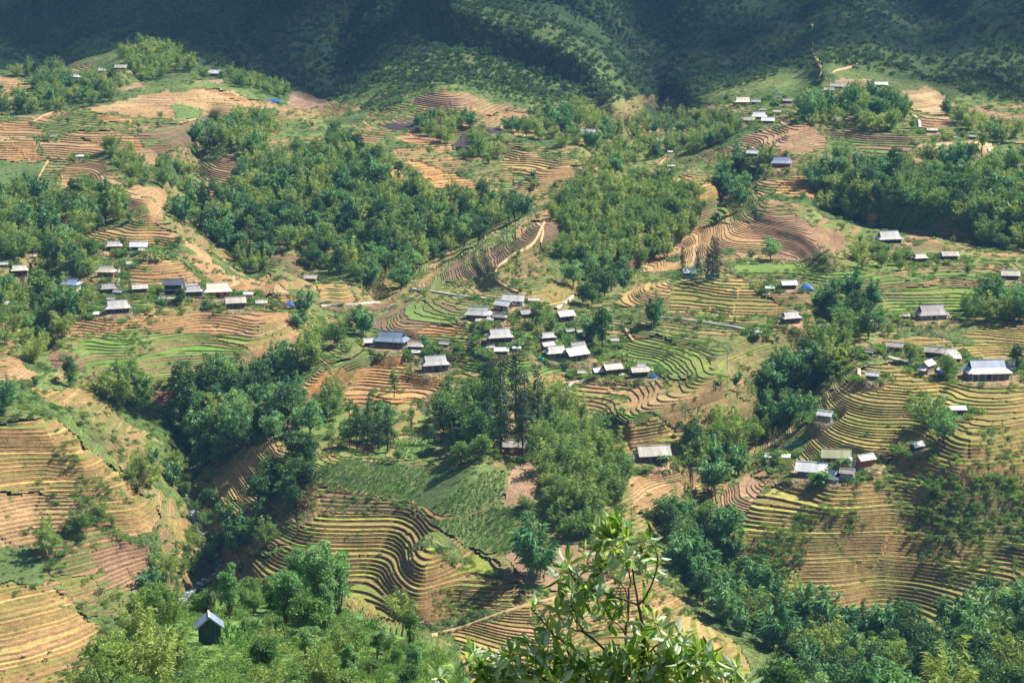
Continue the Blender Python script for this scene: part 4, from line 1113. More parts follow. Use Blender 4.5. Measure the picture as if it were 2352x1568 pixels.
def make_broad(seed, H=10.0, R=3.6, lobes=26, per=85, ll=0.62, trunk_h=0.14, squash=0.85):
    r = np.random.default_rng(seed)
    tr = MB()
    th = H*trunk_h
    top = (r.normal()*.3, r.normal()*.3, th)
    tr.tube([(0, 0, -.6), (top[0]*.4, top[1]*.4, th*.5), top, (top[0]*1.5, top[1]*1.5, H*.75)], [.26, .2, .16, .05], 6)
    C = []; Dv = []
    for k in range(lobes):
        d = r.normal(size=3); d /= np.linalg.norm(d)
        rad = r.random()**0.45
        c = np.array([d[0]*R*rad*.85, d[1]*R*rad*.85, th + (H-th)*0.5 + d[2]*(H-th)*0.5*rad*.85])
        c[2] = max(c[2], th*.75)
        if k < 8:
            tr.tube([top, tuple((np.array(top)+c)/2+r.normal(size=3)*.2), tuple(c)], [.1, .06, .03], 4)
        lr = r.uniform(.75, 1.35)*R*.34
        q = r.normal(size=(per, 3)); q /= np.linalg.norm(q, axis=1, keepdims=True)
        q[:, 2] = np.where(q[:, 2] < -0.35, -q[:, 2], q[:, 2])
        p = c + q*lr*(r.random((per, 1))**0.3)*np.array([1, 1, squash])
        C.append(p); Dv.append(q*0.6 + r.normal(size=(per, 3))*.7 + np.array([0, 0, -.25]))
    C = np.concatenate(C); Dv = np.concatenate(Dv); n = len(C)
    V, Fq = leaf_mesh_arrays(C, Dv, r.uniform(.6, 1.3, n)*ll, r.uniform(.6, 1.2, n)*ll*.62, r, 0.1)
    return tr, V, Fq

def make_conifer(seed, H=17.0, R=2.6, per=26, open_=0.15):
    r = np.random.default_rng(seed)
    tr = MB().tube([(0, 0, -.6), (0.05, 0, H*.35), (0, 0.05, H*.7), (0, 0, H)], [.28, .2, .12, .03], 6)
    C = []; Dv = []
    z = H*.16
    while z < H*.985:
        f = 1-(z/H)
        rad = R*(f**0.75)*r.uniform(.7, 1.15)+.25
        nb = int(5+4*r.random())
        for b in range(nb):
            if r.random() < open_: continue
            az = r.uniform(0, 2*np.pi)
            n = max(6, int(per*rad/R))
            t = r.random(n)**.7
            L = rad*r.uniform(.75, 1.1)
            c = np.stack([np.cos(az)*t*L, np.sin(az)*t*L, z + .25*t*L - .42*L*t**2], 1) + r.normal(size=(n, 3))*(.16+.12*rad/R)
            d = np.stack([np.full(n, np.cos(az)), np.full(n, np.sin(az)), np.full(n, -.35)], 1)+r.normal(size=(n, 3))*.5
            C.append(c); Dv.append(d)
        z += H*.036*r.uniform(.7, 1.3)
    C = np.concatenate(C); Dv = np.concatenate(Dv); n = len(C)
    V, Fq = leaf_mesh_arrays(C, Dv, r.uniform(.5, 1.1, n)*.75, r.uniform(.5, 1.1, n)*.26, r, .1)
    return tr, V, Fq

def make_shrub(seed, R=1.5, n=260, ll=.5, flat=.75):
    r = np.random.default_rng(seed)
    C = []; Dv = []
    for k in range(5):
        c = np.array([r.normal()*R*.5, r.normal()*R*.5, R*.3*flat+r.random()*R*.25])
        q = r.normal(size=(n//5, 3)); q /= np.linalg.norm(q, axis=1, keepdims=True); q[:, 2] = np.abs(q[:, 2])
        C.append(c+q*R*.55*(r.random((n//5, 1))**.4)*np.array([1, 1, flat])); Dv.append(q+r.normal(size=(n//5, 3))*.6+np.array([0, 0, .2]))
    C = np.concatenate(C); Dv = np.concatenate(Dv); m = len(C)
    C[:, 2] = np.maximum(C[:, 2], .02)
    V, Fq = leaf_mesh_arrays(C, Dv, r.uniform(.6, 1.3, m)*ll, r.uniform(.6, 1.2, m)*ll*.55, r, .1)
    return None, V, Fq

def make_grassclump(seed, H=1.4, n=70, R=.7, w=.1):
    r = np.random.default_rng(seed)
    C = np.stack([r.normal(size=n)*R*.5, r.normal(size=n)*R*.5, np.zeros(n)], 1)
    Dv = np.stack([r.normal(size=n)*.45, r.normal(size=n)*.45, np.ones(n)], 1)
    V, Fq = leaf_mesh_arrays(C, Dv, r.uniform(.5, 1.1, n)*H, r.uniform(.6, 1.2, n)*w, r, .15)
    return None, V, Fq

def make_banana(seed, H=3.2):
    r = np.random.default_rng(seed)
    tr = MB().tube([(0, 0, -.3), (.03, 0, H*.3), (0, 0, H*.55)], [.17, .14, .1], 6)
    Vs = []; Fs = []; n0 = 0
    for k in range(8):
        az = k*2.4+r.random()*.4; L = H*r.uniform(.55, .75); W = L*.2
        e = r.uniform(.5, 1.1)
        ts = np.linspace(0, 1, 5)
        out = np.stack([np.cos(az)*L*ts*np.cos(e*.6), np.sin(az)*L*ts*np.cos(e*.6), H*.52+L*(ts*np.sin(e)*1.1-.75*ts**2.4)], 1)
        s = np.array([-np.sin(az), np.cos(az), 0])
        wid = W*np.array([.25, .9, 1, .8, .08])
        A = out+s*wid[:, None]; B = out-s*wid[:, None]; A[:, 2] += wid*.3; B[:, 2] += wid*.3
        V = np.concatenate([A, out, B])
        f = []
        for i in range(4):
            f += [(i, i+1, 5+i+1, 5+i), (5+i, 5+i+1, 10+i+1, 10+i)]
        Vs.append(V); Fs.append(np.array(f)+n0); n0 += 15
    return tr, np.concatenate(Vs), np.concatenate(Fs)

class Proto:
    """trunk mesh + crown mesh for single plants, and both joined for masses"""
    def __init__(s, kind, data, leafmat, barkmat):
        tr, V, Fq = data
        s.kind = kind
        s.trunk = tr.mesh('trunk', barkmat, True) if tr else None
        s.crown = mesh_np('crown', V, Fq, [leafmat])
        s.joined = None
        s.tr, s.V, s.F, s.lm, s.bm = tr, V, Fq, leafmat, barkmat
    def join(s, name):
        if s.joined is None:
            V, Fq = s.V, s.F
            faces = [Fq]; fm = np.zeros(len(Fq), int)
            if s.tr:
                tv = np.array(s.tr.v); n = len(V)
                qs = np.array([f for f in s.tr.f if len(f) == 4])+n
                V = np.concatenate([V, tv]); faces.append(qs); fm = np.concatenate([fm, np.ones(len(qs), int)])
            s.joined = mesh_np(name, V, faces, [s.lm, s.bm or s.lm], fm)
        o = bpy.data.objects.new(name, s.joined)
        return o

PR = {}
PR['bamboo'] = [Proto('bamboo', make_bamboo(10+i, H=[11, 12, 10, 13][i], R=[4.2, 3.6, 4.6, 3.2][i]), M['bamboo'], M['culm']) for i in range(4)]
PR['bluebamboo'] = [Proto('bluebamboo', make_bamboo(30+i, H=[13, 11, 12][i], R=[3.4, 4.0, 3.0][i], lw=.42), M['bamboo_blue'], M['culm']) for i in range(3)]
PR['broad'] = [Proto('broad', make_broad(50+i, R=[3.6, 4.2, 3.2, 3.8][i], H=[9, 10, 11, 9.5][i]), [M['broad'], M['shrub'], M['dark'], M['pale']][i], M['bark']) for i in range(4)]
PR['dark'] = [Proto('dark', make_broad(60+i, R=3.4+.4*i, H=10+i, lobes=24, trunk_h=.08), M['dark'], M['bark']) for i in range(2)]
PR['conifer'] = [Proto('conifer', make_conifer(70+i, H=[17, 15, 18][i], R=[2.6, 2.3, 3.0][i], open_=[.12, .3, .2][i]), M['conifer'], M['bark']) for i in range(3)]
PR['slim'] = [Proto('slim', make_broad(80+i, H=12, R=2.0, lobes=18, per=60, ll=.5, trunk_h=.25), M['broad'], M['bark']) for i in range(2)]
PR['shrub'] = [Proto('shrub', make_shrub(90+i), M['shrub'], None) for i in range(4)]
PR['dry'] = [Proto('dry', make_bamboo(100, H=8, R=3.4, culms=18, per=30, ll=.9, lw=.2), M['dry'], M['bark'])]
PR['scrub'] = [Proto('scrub', make_shrub(110+i, R=3.0, n=300, ll=1.2, flat=1.1), M['scrub'], None) for i in range(2)] + [Proto('scrub', make_bamboo(115+i, H=8, R=2.4, culms=12, per=28, ll=1.5, lw=.45), M['scrub'], M['culm']) for i in range(3)]
PR['banana'] = [Proto('banana', make_banana(120+i, 3.4+.5*i), M['banana'], M['culm']) for i in range(2)]
PR['grass'] = [Proto('grass', make_grassclump(130+i), M['shrub'], None) for i in range(2)]
PR['maize'] = [Proto('maize', make_grassclump(140+i, H=1.5, n=16, R=.35, w=.16), M['maize'], None) for i in range(2)]
# finer-leaved versions for the near knoll
PR['nbamboo'] = [Proto('nbamboo', make_bamboo(150+i, H=9, R=3.2, culms=34, per=110, ll=.62, lw=.17), M['bamboo'], M['culm']) for i in range(2)]
PR['nbroad'] = [Proto('nbroad', make_broad(160+i, H=6.5, R=2.6, lobes=30, per=190, ll=.36, trunk_h=.06), [M['broad'], M['shrub']][i], M['bark']) for i in range(2)]
PR['nslim'] = [Proto('nslim', make_broad(170+i, H=10, R=1.9, lobes=34, per=150, ll=.34, trunk_h=.06), M['pale'], M['bark']) for i in range(2)]
PR['nshrub'] = [Proto('nshrub', make_shrub(180+i, R=1.5, n=700, ll=.28), M['shrub'], None) for i in range(3)]

SIZE = dict(bamboo=11.5, bluebamboo=12, broad=9.8, dark=10.5, conifer=17, slim=12, shrub=1.5, dry=8, scrub=4.5, banana=3.5, nbamboo=9, nbroad=6.5, nslim=10, nshrub=1.5)
# ------------------------------------------------------------------ woods, single trees, undergrowth
def gn_scatter(name, pts, rot, scl, idx, protos, label, cat):
    """one mass of plants: points carrying rotation, size and kind"""
    me = bpy.data.meshes.new(name)
    me.vertices.add(len(pts))
    me.vertices.foreach_set('co', np.asarray(pts, np.float32).ravel())
    for nm, typ, arr in (('rot', 'FLOAT', rot), ('scl', 'FLOAT', scl), ('pick', 'INT', idx)):
        a = me.attributes.new(nm, typ, 'POINT')
        a.data.foreach_set('value', np.asarray(arr, np.float32 if typ == 'FLOAT' else np.int32))
    o = link(bpy.data.objects.new(name, me))
    col = bpy.data.collections.new(name + '_kinds')
    for k, p in enumerate(protos):
        po = p.join(f'{name}_{k:02d}')
        col.objects.link(po)
    nt = bpy.data.node_groups.new(name + '_nodes', 'GeometryNodeTree')
    nt.interface.new_socket('Geometry', in_out='INPUT', socket_type='NodeSocketGeometry')
    nt.interface.new_socket('Geometry', in_out='OUTPUT', socket_type='NodeSocketGeometry')
    gi = nt.nodes.new('NodeGroupInput'); go = nt.nodes.new('NodeGroupOutput')
    ip = nt.nodes.new('GeometryNodeInstanceOnPoints')
    ci = nt.nodes.new('GeometryNodeCollectionInfo')
    ci.inputs['Collection'].default_value = col
    ci.inputs['Separate Children'].default_value = True
    ci.inputs['Reset Children'].default_value = True
    def attr(nm, typ):
        n = nt.nodes.new('GeometryNodeInputNamedAttribute'); n.data_type = typ
        n.inputs['Name'].default_value = nm
        return n.outputs['Attribute']
    cx = nt.nodes.new('ShaderNodeCombineXYZ')
    nt.links.new(attr('rot', 'FLOAT'), cx.inputs[2])
    nt.links.new(gi.outputs[0], ip.inputs['Points'])
    nt.links.new(ci.outputs[0], ip.inputs['Instance'])
    ip.inputs['Pick Instance'].default_value = True
    nt.links.new(attr('pick', 'INT'), ip.inputs['Instance Index'])
    nt.links.new(cx.outputs[0], ip.inputs['Rotation'])
    nt.links.new(attr('scl', 'FLOAT'), ip.inputs['Scale'])
    nt.links.new(ip.outputs[0], go.inputs[0])
    md = o.modifiers.new('scatter', 'NODES'); md.node_group = nt
    tag(o, label, cat, None, 'stuff')
    return o

def sample(poly, spacing, rng, vf=0.5, keep=1.0):
    """jittered places in a plot, `spacing` metres apart"""
    us = [p[0] for p in poly]; vs = [p[1] for p in poly]
    out = []
    v = min(vs)
    row = 0
    while v < max(vs):
        uc = sum(us)/len(us)
        s = float(ppm(uc, min(max(v, -50), 1600)))*spacing*float(far_size(rng_at(uc, min(max(v, -50), 1600))))
        u = min(us) + (row % 2)*s*.5
        while u < max(us):
            a = u + rng.uniform(-.42, .42)*s; b = v + rng.uniform(-.42, .42)*s*vf
            if rng.random() < keep: out.append((a, b))
            u += s
        v += max(s*vf, 2.0); row += 1
    if not out: return np.zeros((0, 2))
    P = np.array(out)
    return P[pip(poly, P[:, 0], P[:, 1])]

BB = dict(bamboo=.72, bluebamboo=.2, broad=.08)
MX = dict(bamboo=.42, bluebamboo=.18, broad=.30, dark=.07, slim=.03)
DK = dict(dark=.35, broad=.35, bluebamboo=.2, bamboo=.1)
BL = dict(bluebamboo=.6, bamboo=.25, broad=.15)
LB = dict(bamboo=1.0)
WOODS = [
 ('in the dense wood filling the central gully above the villages', MX, 5.6, (.8, 1.25),
  [(450,480),(520,430),(560,400),(640,370),(700,350),(760,335),(850,350),(890,400),(930,430),(1000,460),(1150,470),(1225,495),(1150,545),(1080,575),(1010,612),(960,655),(880,680),(800,665),(710,610),(695,585),(640,575),(605,600),(605,645),(550,612),(480,560),(440,535),(380,508),(400,480)]),
 ('in the even bamboo stand on the knoll behind the central village', LB, 4.6, (.7, 1.0),
  [(1250,500),(1290,470),(1340,430),(1420,415),(1530,420),(1600,450),(1615,500),(1560,550),(1530,590),(1460,600),(1400,620),(1320,620),(1275,600),(1295,560),(1290,520)]),
 ('in the dark grove between track knoll and green shelf', DK, 5.5, (.9, 1.2),
  [(1310,630),(1400,612),(1450,640),(1425,680),(1370,705),(1320,690)]),
 ('in the wood around the left edge hamlet', MX, 5.6, (.8, 1.25),
  [(0,430),(60,445),(130,465),(230,432),(290,470),(290,520),(210,542),(200,570),(225,600),(215,640),(190,655),(110,640),(80,610),(30,600),(0,600)]),
 ('in the bamboo wood below the left edge hamlet', MX, 5.6, (.8, 1.2),
  [(0,650),(60,668),(130,690),(210,700),(215,735),(180,765),(110,785),(85,840),(30,800),(0,770)]),
 ('in the bamboo row on the upper left tan slope', LB, 5.5, (.7, 1.0), [(245,355),(290,355),(345,385),(340,432),(300,430),(262,395)]),
 ('in the bamboo group beside the upper left brown field', LB, 5.5, (.8, 1.05), [(360,385),(420,385),(445,420),(420,445),(370,430)]),
 ('in the bamboo grove above the central gully', BB, 5.5, (.9, 1.3), [(428,310),(470,300),(540,275),(620,270),(630,300),(600,345),(590,390),(565,375),(560,340),(500,345),(440,355)]),
 ('on the upper left shelf bamboo wood', BB, 5.5, (.8, 1.2), [(20,180),(120,150),(160,180),(255,205),(262,230),(150,245),(60,262),(0,275),(0,235),(90,230),(80,200)]),
 ('in the pale bamboo behind the upper left garden', LB, 6, (1.0, 1.5), [(280,115),(400,120),(440,165),(390,190),(310,190),(285,150)]),
 ('in the light bamboo strip beside the white-roofed farmhouse', LB, 4.5, (.7, .95), [(515,178),(580,168),(665,210),(655,228),(540,207)]),
 ('in the right upper wood above the wide grey house', MX, 5.8, (.9, 1.35),
  [(1840,425),(1900,392),(2020,382),(2150,365),(2330,382),(2352,420),(2352,575),(2290,585),(2230,555),(2150,535),(2050,500),(1990,515),(1940,515),(1880,475)]),
 ('in the blue-green grove beside the red-walled house', BL, 5.5, (.9, 1.3), [(1645,385),(1760,365),(1775,400),(1700,430),(1730,480),(1705,505),(1670,475),(1640,430)]),
 ('in the bamboo around the upper right hamlet', BB, 6, (.9, 1.3), [(1820,262),(1870,225),(1905,215),(2080,242),(2092,272),(2040,302),(1900,292),(1850,285)]),
 ('on the light wooded slope right of the lone blue-walled house', BB, 6.5, (.7, 1.1), [(1540,262),(1690,282),(1700,302),(1600,352),(1500,375),(1400,415),(1330,400),(1400,340),(1460,280)]),
 ('in the bamboo below the central mountain spur', BB, 6.0, (.8, 1.2), [(1270,270),(1330,258),(1420,290),(1450,315),(1400,345),(1340,345),(1270,340),(1150,310),(1160,290)]),
 ('in the bushes beside the burnt patch', BB, 6.0, (.7, 1.0), [(940,290),(1040,275),(1120,300),(1060,315),(1030,340),(990,325)]),
 ('in the bamboo patch below the burnt ground', BB, 6.0, (.8, 1.1), [(1060,345),(1120,320),(1150,345),(1140,370),(1080,380)]),
 ('in the far right bamboo under the crest', BB, 6.0, (.8, 1.2), [(2170,258),(2250,270),(2340,310),(2340,338),(2260,332),(2230,300)]),
 ('in the stream gully wood below the left bowl', DK, 5.2, (.85, 1.3),
  [(420,935),(480,885),(560,865),(620,905),(650,915),(700,915),(775,945),(745,990),(680,1005),(600,1008),(545,1055),(470,1092),(430,1050),(410,985)]),
 ('in the tree belt left of the central village', BL, 5.4, (.8, 1.15), [(590,865),(650,835),(720,790),(800,760),(870,748),(860,775),(780,805),(715,842),(650,885),(600,895)]),
 ('in the trees at the flank of the central spur', DK, 5.2, (.8, 1.15), [(600,1125),(650,1075),(700,1052),(742,1082),(722,1130),(660,1185),(590,1215)]),
 ('among the feathery bushes above the stream bed', BB, 5.0, (.55, .85), [(290,1070),(350,1060),(420,1085),(430,1130),(350,1145),(300,1110)]),
 ('in the trees below the left bowl terraces', BB, 5.2, (.8, 1.1), [(220,875),(330,885),(352,930),(345,985),(300,965),(240,925)]),
 ('on the steep bamboo slope right of the conifer house', LB, 4.3, (.7, 1.05),
  [(1215,940),(1290,925),(1345,965),(1400,1050),(1432,1105),(1440,1150),(1385,1205),(1330,1235),(1275,1225),(1252,1160),(1245,1075),(1215,1040)]),
 ('in the dark wood left of the conifer house', DK, 4.6, (.85, 1.25), [(1005,945),(1060,915),(1130,915),(1135,1000),(1120,1050),(1060,1060),(1010,1020)]),
 ('in the tree group left of the dark wood on the spur', dict(slim=.4, broad=.4, dark=.2), 4.4, (.6, .95), [(790,980),(840,950),(905,955),(912,1020),(850,1040),(780,1030)]),
 ('in the gully wood between spur and right hill', BL, 4.8, (.8, 1.15),
  [(1510,1205),(1600,1205),(1695,1225),(1700,1300),(1745,1385),(1850,1425),(1960,1452),(1900,1520),(1780,1530),(1700,1480),(1610,1400),(1545,1310)]),
 ('in the bottom right wood below the right hill', DK, 5.0, (.9, 1.3), [(1900,1470),(1980,1455),(2080,1465),(2180,1475),(2270,1410),(2352,1345),(2352,1568),(1780,1568),(1800,1540)]),
 ('in the gully trees between long barn and right hill', MX, 5.0, (.8, 1.15), [(1560,1005),(1620,1000),(1700,1005),(1745,985),(1735,1040),(1680,1100),(1625,1140),(1590,1105)]),
 ('in the tall trees below the right gully house', BL, 5.0, (.9, 1.3), [(1745,890),(1800,850),(1865,870),(1872,960),(1800,1005),(1750,965)]),
 ('in the grove left of the white lane', BB, 5.2, (.8, 1.15), [(1820,800),(1880,770),(1950,830),(1962,862),(1900,885),(1850,855)]),
 ('in the dark grove right of the green shelf', DK, 5.2, (.9, 1.2), [(1880,715),(1960,690),(2035,715),(2040,765),(1980,775),(1900,765)]),
 ('in the bushes right of the thatch-like roof', BB, 5.5, (.8, 1.1), [(2215,710),(2260,690),(2352,670),(2352,720),(2290,745),(2230,745)]),
 ('in the bamboo pair of the right green shelf', LB, 5.5, (.8, 1.0), [(1950,590),(2000,580),(2020,600),(2090,590),(2100,620),(2010,635),(1960,625)]),
 ('in the left village gardens', MX, 7.0, (.4, .7), [(330,655),(420,690),(560,690),(640,700),(620,712),(480,712),(300,700),(290,690)]),
 ('around the central village gardens', MX, 7.0, (.35, .65), [(1040,790),(1100,770),(1200,720),(1260,730),(1330,780),(1360,820),(1260,790),(1200,800),(1100,800)]),
 ('in the bushes around the khaki-roofed house', MX, 5.0, (.35, .6), [(1740,1080),(1790,1055),(1820,1070),(1830,1105),(1780,1115)]),
] + [('stream banks', dict(bamboo=.8, broad=.2), 4.8, (.22, .5), [(400,1090),(470,1100),(520,1180),(545,1260),(500,1310),(440,1330),(380,1330),(400,1260),(420,1180)])]
NEARW = [
 ('on the near knoll beside the hut', dict(nbamboo=.6, nbroad=.4), 3.2, (.55, .9), [(215,1520),(262,1490),(330,1440),(430,1415),(452,1470),(440,1540),(400,1600),(190,1600)]),
 ('on the near knoll above the hut', dict(nslim=.4, nbroad=.6), 3.2, (.5, .8), [(420,1405),(520,1380),(600,1352),(690,1352),(640,1400),(560,1430),(530,1440),(450,1420)]),
 ('in the tall pale tree group right of the hut', dict(nslim=.75, nbroad=.25), 2.9, (.85, 1.15), [(650,1400),(700,1360),(800,1400),(830,1440),(800,1480),(720,1475),(660,1450)]),
 ('on the near grassy slope under the tall pale trees', dict(nbroad=.6, nslim=.15, nbamboo=.25), 3.8, (.3, .6), [(600,1500),(700,1480),(860,1450),(960,1490),(1000,1560),(900,1600),(560,1600)]),
]
ONE = [ # single trees: kind, u, v(base), height m, label
 ('bamboo',108,1262,13,'large bushy bamboo clump standing alone on the lower left spur'),
 ('bamboo',190,1212,11,'bamboo clump right of the large bushy one on the lower left spur'),
 ('bamboo',232,1180,8,'smaller bamboo clump behind the pair on the lower left spur'),
 ('bamboo',376,1325,11,'bamboo clump on the stream bank above the near knoll'),
 ('bluebamboo',345,1345,10,'leaning blue-green tree above the dark stream pool'),
 ('bluebamboo',545,1255,13,'blue-green bamboo at the foot of the central terraces'),
 ('bluebamboo',478,1285,8,'slender blue-green bamboo beside the white stream rocks'),
 ('bluebamboo',1232,1330,19,'tall upright bamboo clump casting shade beside the central terraces'),
 ('bamboo',918,1425,11,'dull green bushy bamboo at the lower rim of the central terraces'),
 ('bamboo',2135,985,16,'tall dark bamboo clump in the middle of the right terraces'),
 ('broad',2165,1022,12,'round tree leaning on the tall dark bamboo of the right terraces'),
 ('broad',1385,790,13,'large round tree in the right half of the central village'),
 ('bluebamboo',1358,775,12,'dark bamboo joined to the large round village tree'),
 ('bluebamboo',1502,738,13,'bushy blue-green clump above the roadside path'),
 ('bluebamboo',520,1205,9,'blue-green bamboo on the shaded left flank of the central spur, upper'),
 ('broad',575,1235,8,'round bush on the shaded left flank of the central spur'),
 ('bluebamboo',500,1255,8,'low blue-green bamboo above the white stream rocks'),
 ('bamboo',610,1250,9,'light bamboo at the left corner of the central terraces'),
 ('dark',480,1165,8,'dark tree over the stream below the small left terraces'),
 ('slim',905,910,11,'slender lone tree on the orange terraces'),
 ('slim',855,935,8,'thin sapling below the slender lone tree'),
 ('slim',945,985,9,'thin tree left of the bright green plots'),
 ('broad',975,800,6,'round shade tree between tan roofs of the central village'),
 ('broad',1110,770,7,'dark shade tree beside the big grey patched roof'),
 ('broad',1232,755,8,'spreading tree below the long barn'),
 ('broad',1770,595,11,'open-crowned tree alone at the foot of the brown terraces'),
 ('bamboo',190,430,10,'upright bamboo alone on the left tan terraces'),
 ('bamboo',1440,640,9,'bare-stemmed clump above the green shelf left of conifers'),
 ('dry',700,1160,8,'dry greyish bush at the flank of the central spur'),
 ('dry',870,690,11,'dead bamboo stems at the foot of the central gully wood'),
 ('dry',1780,1030,8,'dry brown bush beside the right gully'),
 ('dry',320,1130,8,'dry feathery bush above the stream'),
 ('dry',1015,300,9,'dead brown bush beside the burnt patch'),
 ('broad',2090,830,8,'green tree left of the large tan-grey roof'),
 ('broad',2175,870,8,'leafy tree in front of the brilliant white roof scraps'),
 ('broad',2335,860,8,'tree at the right edge behind the block tower'),
 ('bluebamboo',1385,985,8,'blue-green bush beside the green terrace strip below the village'),
 ('broad',160,890,9,'round bush on the left edge slope'),
 ('bamboo',80,835,11,'dark bamboo clump at the left edge below the wood'),
 ('bluebamboo',10,950,12,'blue-green clump cut by the left picture edge'),
 ('slim',870,1555,6,'thin-stemmed young tree on the near grassy slope'),
 ('slim',945,1530,7,'taller young tree on the near grassy slope'),
 ('broad',470,190,9,'tree left of the white-roofed farmhouse'),
 ('broad',512,186,7,'tree right against the white-roofed farmhouse'),
 ('bluebamboo',700,720,11,'narrow bluish bamboo strip head by the field road'),
 ('bluebamboo',690,750,10,'bluish bamboo lower in the strip by the field road'),
]
CONI = [(1125,968,15),(1150,975,17),(1185,960,18),(1205,1000,19),(1235,1000,17),(1150,1035,20),(1200,1062,16),(1120,1000,13),(1260,1010,13),(820,1020,11),(845,1020,12),(870,1022,13),(890,1025,11),
        (1567,627,9),(1602,632,10),(1636,638,13),(1646,645,12),(1625,640,9),(985,1010,10),(1030,960,12),(1980,1470,12),(2040,1475,13)]
WRNG = np.random.default_rng(21)
SHORT = ['central gully wood', 'bamboo stand behind the central village', 'dark grove below the bamboo stand', 'left edge hamlet wood', 'bamboo wood below the left hamlet', 'bamboo row on the upper left tan slope', 'bamboo group beside the upper brown field', 'bamboo grove above the central gully', 'upper left shelf wood', 'pale bamboo behind the upper left garden', 'light bamboo strip by the white farmhouse', 'right upper wood', 'blue-green grove by the red-walled house', 'upper right hamlet bamboo', 'light wood right of the blue-walled house', 'bamboo below the central mountain spur', 'bushes beside the burnt patch', 'bamboo patch below the burnt ground', 'far right crest bamboo', 'stream gully wood', 'tree belt left of the central village', 'trees flanking the central spur', 'feathery bushes above the stream', 'trees below the left bowl', 'bamboo slope right of the conifer house', 'dark wood left of the conifer house', 'slender tree group on the central spur', 'gully wood below the long barn', 'bottom right wood', 'gully trees right of the long barn', 'tall trees left of the gully hut', 'grove left of the white lane', 'dark grove right of the green shelf', 'bushes right of the thatch-like roof', 'bamboo on the right green shelf', 'left village gardens', 'central village gardens', 'bushes by the khaki-roofed house', 'stream banks of the left ravine', 'near knoll left of the hut', 'near knoll behind the hut', 'tall pale tree group right of the hut', 'near grassy slope']
plants = []    # (kind, proto, x, y, z, rot, scale, range, label, group)
def put(kind, u, v, hm, label, group, exact=False):
    x, y, z = ground_top(u, v)
    pr = PR[kind]
    p = pr[WRNG.integers(len(pr))]
    plants.append([kind, p, float(x), float(y), float(z)-.15, WRNG.uniform(0, 6.28), hm/SIZE[kind]*float(far_size(rng_at(u, v))), float(rng_at(u, v)), label, group, -15 < u < 2367 and v < 1600])
TXT = dict(bamboo='feathery green bamboo clump', bluebamboo='bluish green bamboo clump', broad='leafy round-crowned tree', dark='dark leafy tree', slim='slender small-leaved tree',
           nbamboo='feathery bamboo clump', nbroad='bushy broadleaf tree', nslim='pale-leaved slender tree')
hx = np.array([h[0] for h in HPOS]); hy = np.array([h[1] for h in HPOS]); hw = np.array([h[3] for h in HPOS])
def blocked(x, y, z, hm):
    """true where a plant would stand on a house or right in front of one"""
    dx = x-hx; dy = y-hy
    return bool(np.any((np.abs(dx) < hw*.5+1.5) & (dy > -hw*.42-hm*.75) & (dy < hw*.5)))
assert len(SHORT) == len(WOODS)+len(NEARW)
for (where, mix, sp, (s0, s1), poly), where in zip(WOODS + NEARW, SHORT):
    P = sample([ext(p) for p in poly], sp*1.12, WRNG, 0.5)
    s0, s1 = s0*.85, s1*1.12
    ks = list(mix); w = np.array([mix[k] for k in ks]); w = w/w.sum()
    for (u, v) in P:
        kind = ks[WRNG.choice(len(ks), p=w)]
        hm = SIZE[kind]*WRNG.uniform(s0, s1)
        x, y, z = ground(u, v)
        if blocked(float(x), float(y), float(z), hm): continue
        if 415 < u < 530 and 1430 < v < 1600: continue
        us_ = [p[0] for p in poly]; vs_ = [p[1] for p in poly]
        fu = (u-min(us_))/(max(us_)-min(us_)); fv = (v-min(vs_))/(max(vs_)-min(vs_))
        zone = ['upper', 'middle', 'lower'][min(2, int(fv*3))] + ' ' + ['left', 'centre', 'right'][min(2, max(0, int(fu*3)))]
        big = 'tall' if hm > SIZE[kind]*(s0+s1)*.5 else 'low'
        put(kind, u, v, hm, big + ' ' + TXT[kind] + ', ' + zone + ' of the ' + where, 'plants of the ' + where)
for kind, u, v, hm, lab in ONE:
    put(kind, u, v, hm, lab, None)
for k, (u, v, hm) in enumerate(CONI):
    if 1100 < u < 1300: lab = 'tall dark conifer among those shading the house on the central spur'; g = 'conifers around the spur house'
    elif u < 900: lab = 'dark slender conifer in the tree group left of the bright green plots'; g = 'conifers left of the bright plots'
    elif 1500 < u < 1700: lab = 'dark pointed conifer beside the white-roofed house on the green shelf'; g = 'conifers by the green shelf house'
    elif u < 1100: lab = 'dark conifer at the left rim of the spur wood'; g = 'conifers at the spur wood rim'
    else: lab = 'dark conifer in the bottom wood under the right hill'; g = 'conifers in the bottom wood'
    put('conifer', u, v, hm*(1.3 if u < 1700 else 1.1), lab, g)
print('plants', len(plants))
CATG = dict(bamboo='bamboo', bluebamboo='bamboo', nbamboo='bamboo', broad='tree', dark='tree', slim='tree', nbroad='tree', nslim='tree', conifer='conifer', dry='bush')
NAMES = dict(bamboo='bamboo_clump', tree='broadleaf_tree', conifer='conifer_tree', bush='dry_bush')
bycat = {}
for p in plants: bycat.setdefault(CATG[p[0]], []).append(p)
rest = []
for cat, L in bycat.items():
    rest += [p for p in L if not p[10]]
    L = [p for p in L if p[10]]
    L.sort(key=lambda p: (p[9] is not None, p[7]/p[6]))
    rest += L[290:]
    for (kind, pr, x, y, z, rot, s, D, lab, grp, _v) in L[:290]:
        o = empty(NAMES[cat], (x, y, z), rot)
        o.scale = (s, s, s)
        tag(o, lab, cat, grp)
        if pr.trunk:
            link(bpy.data.objects.new('culms' if 'bamboo' in kind else 'trunk', pr.trunk), o)
        link(bpy.data.objects.new('crown', pr.crown), o)
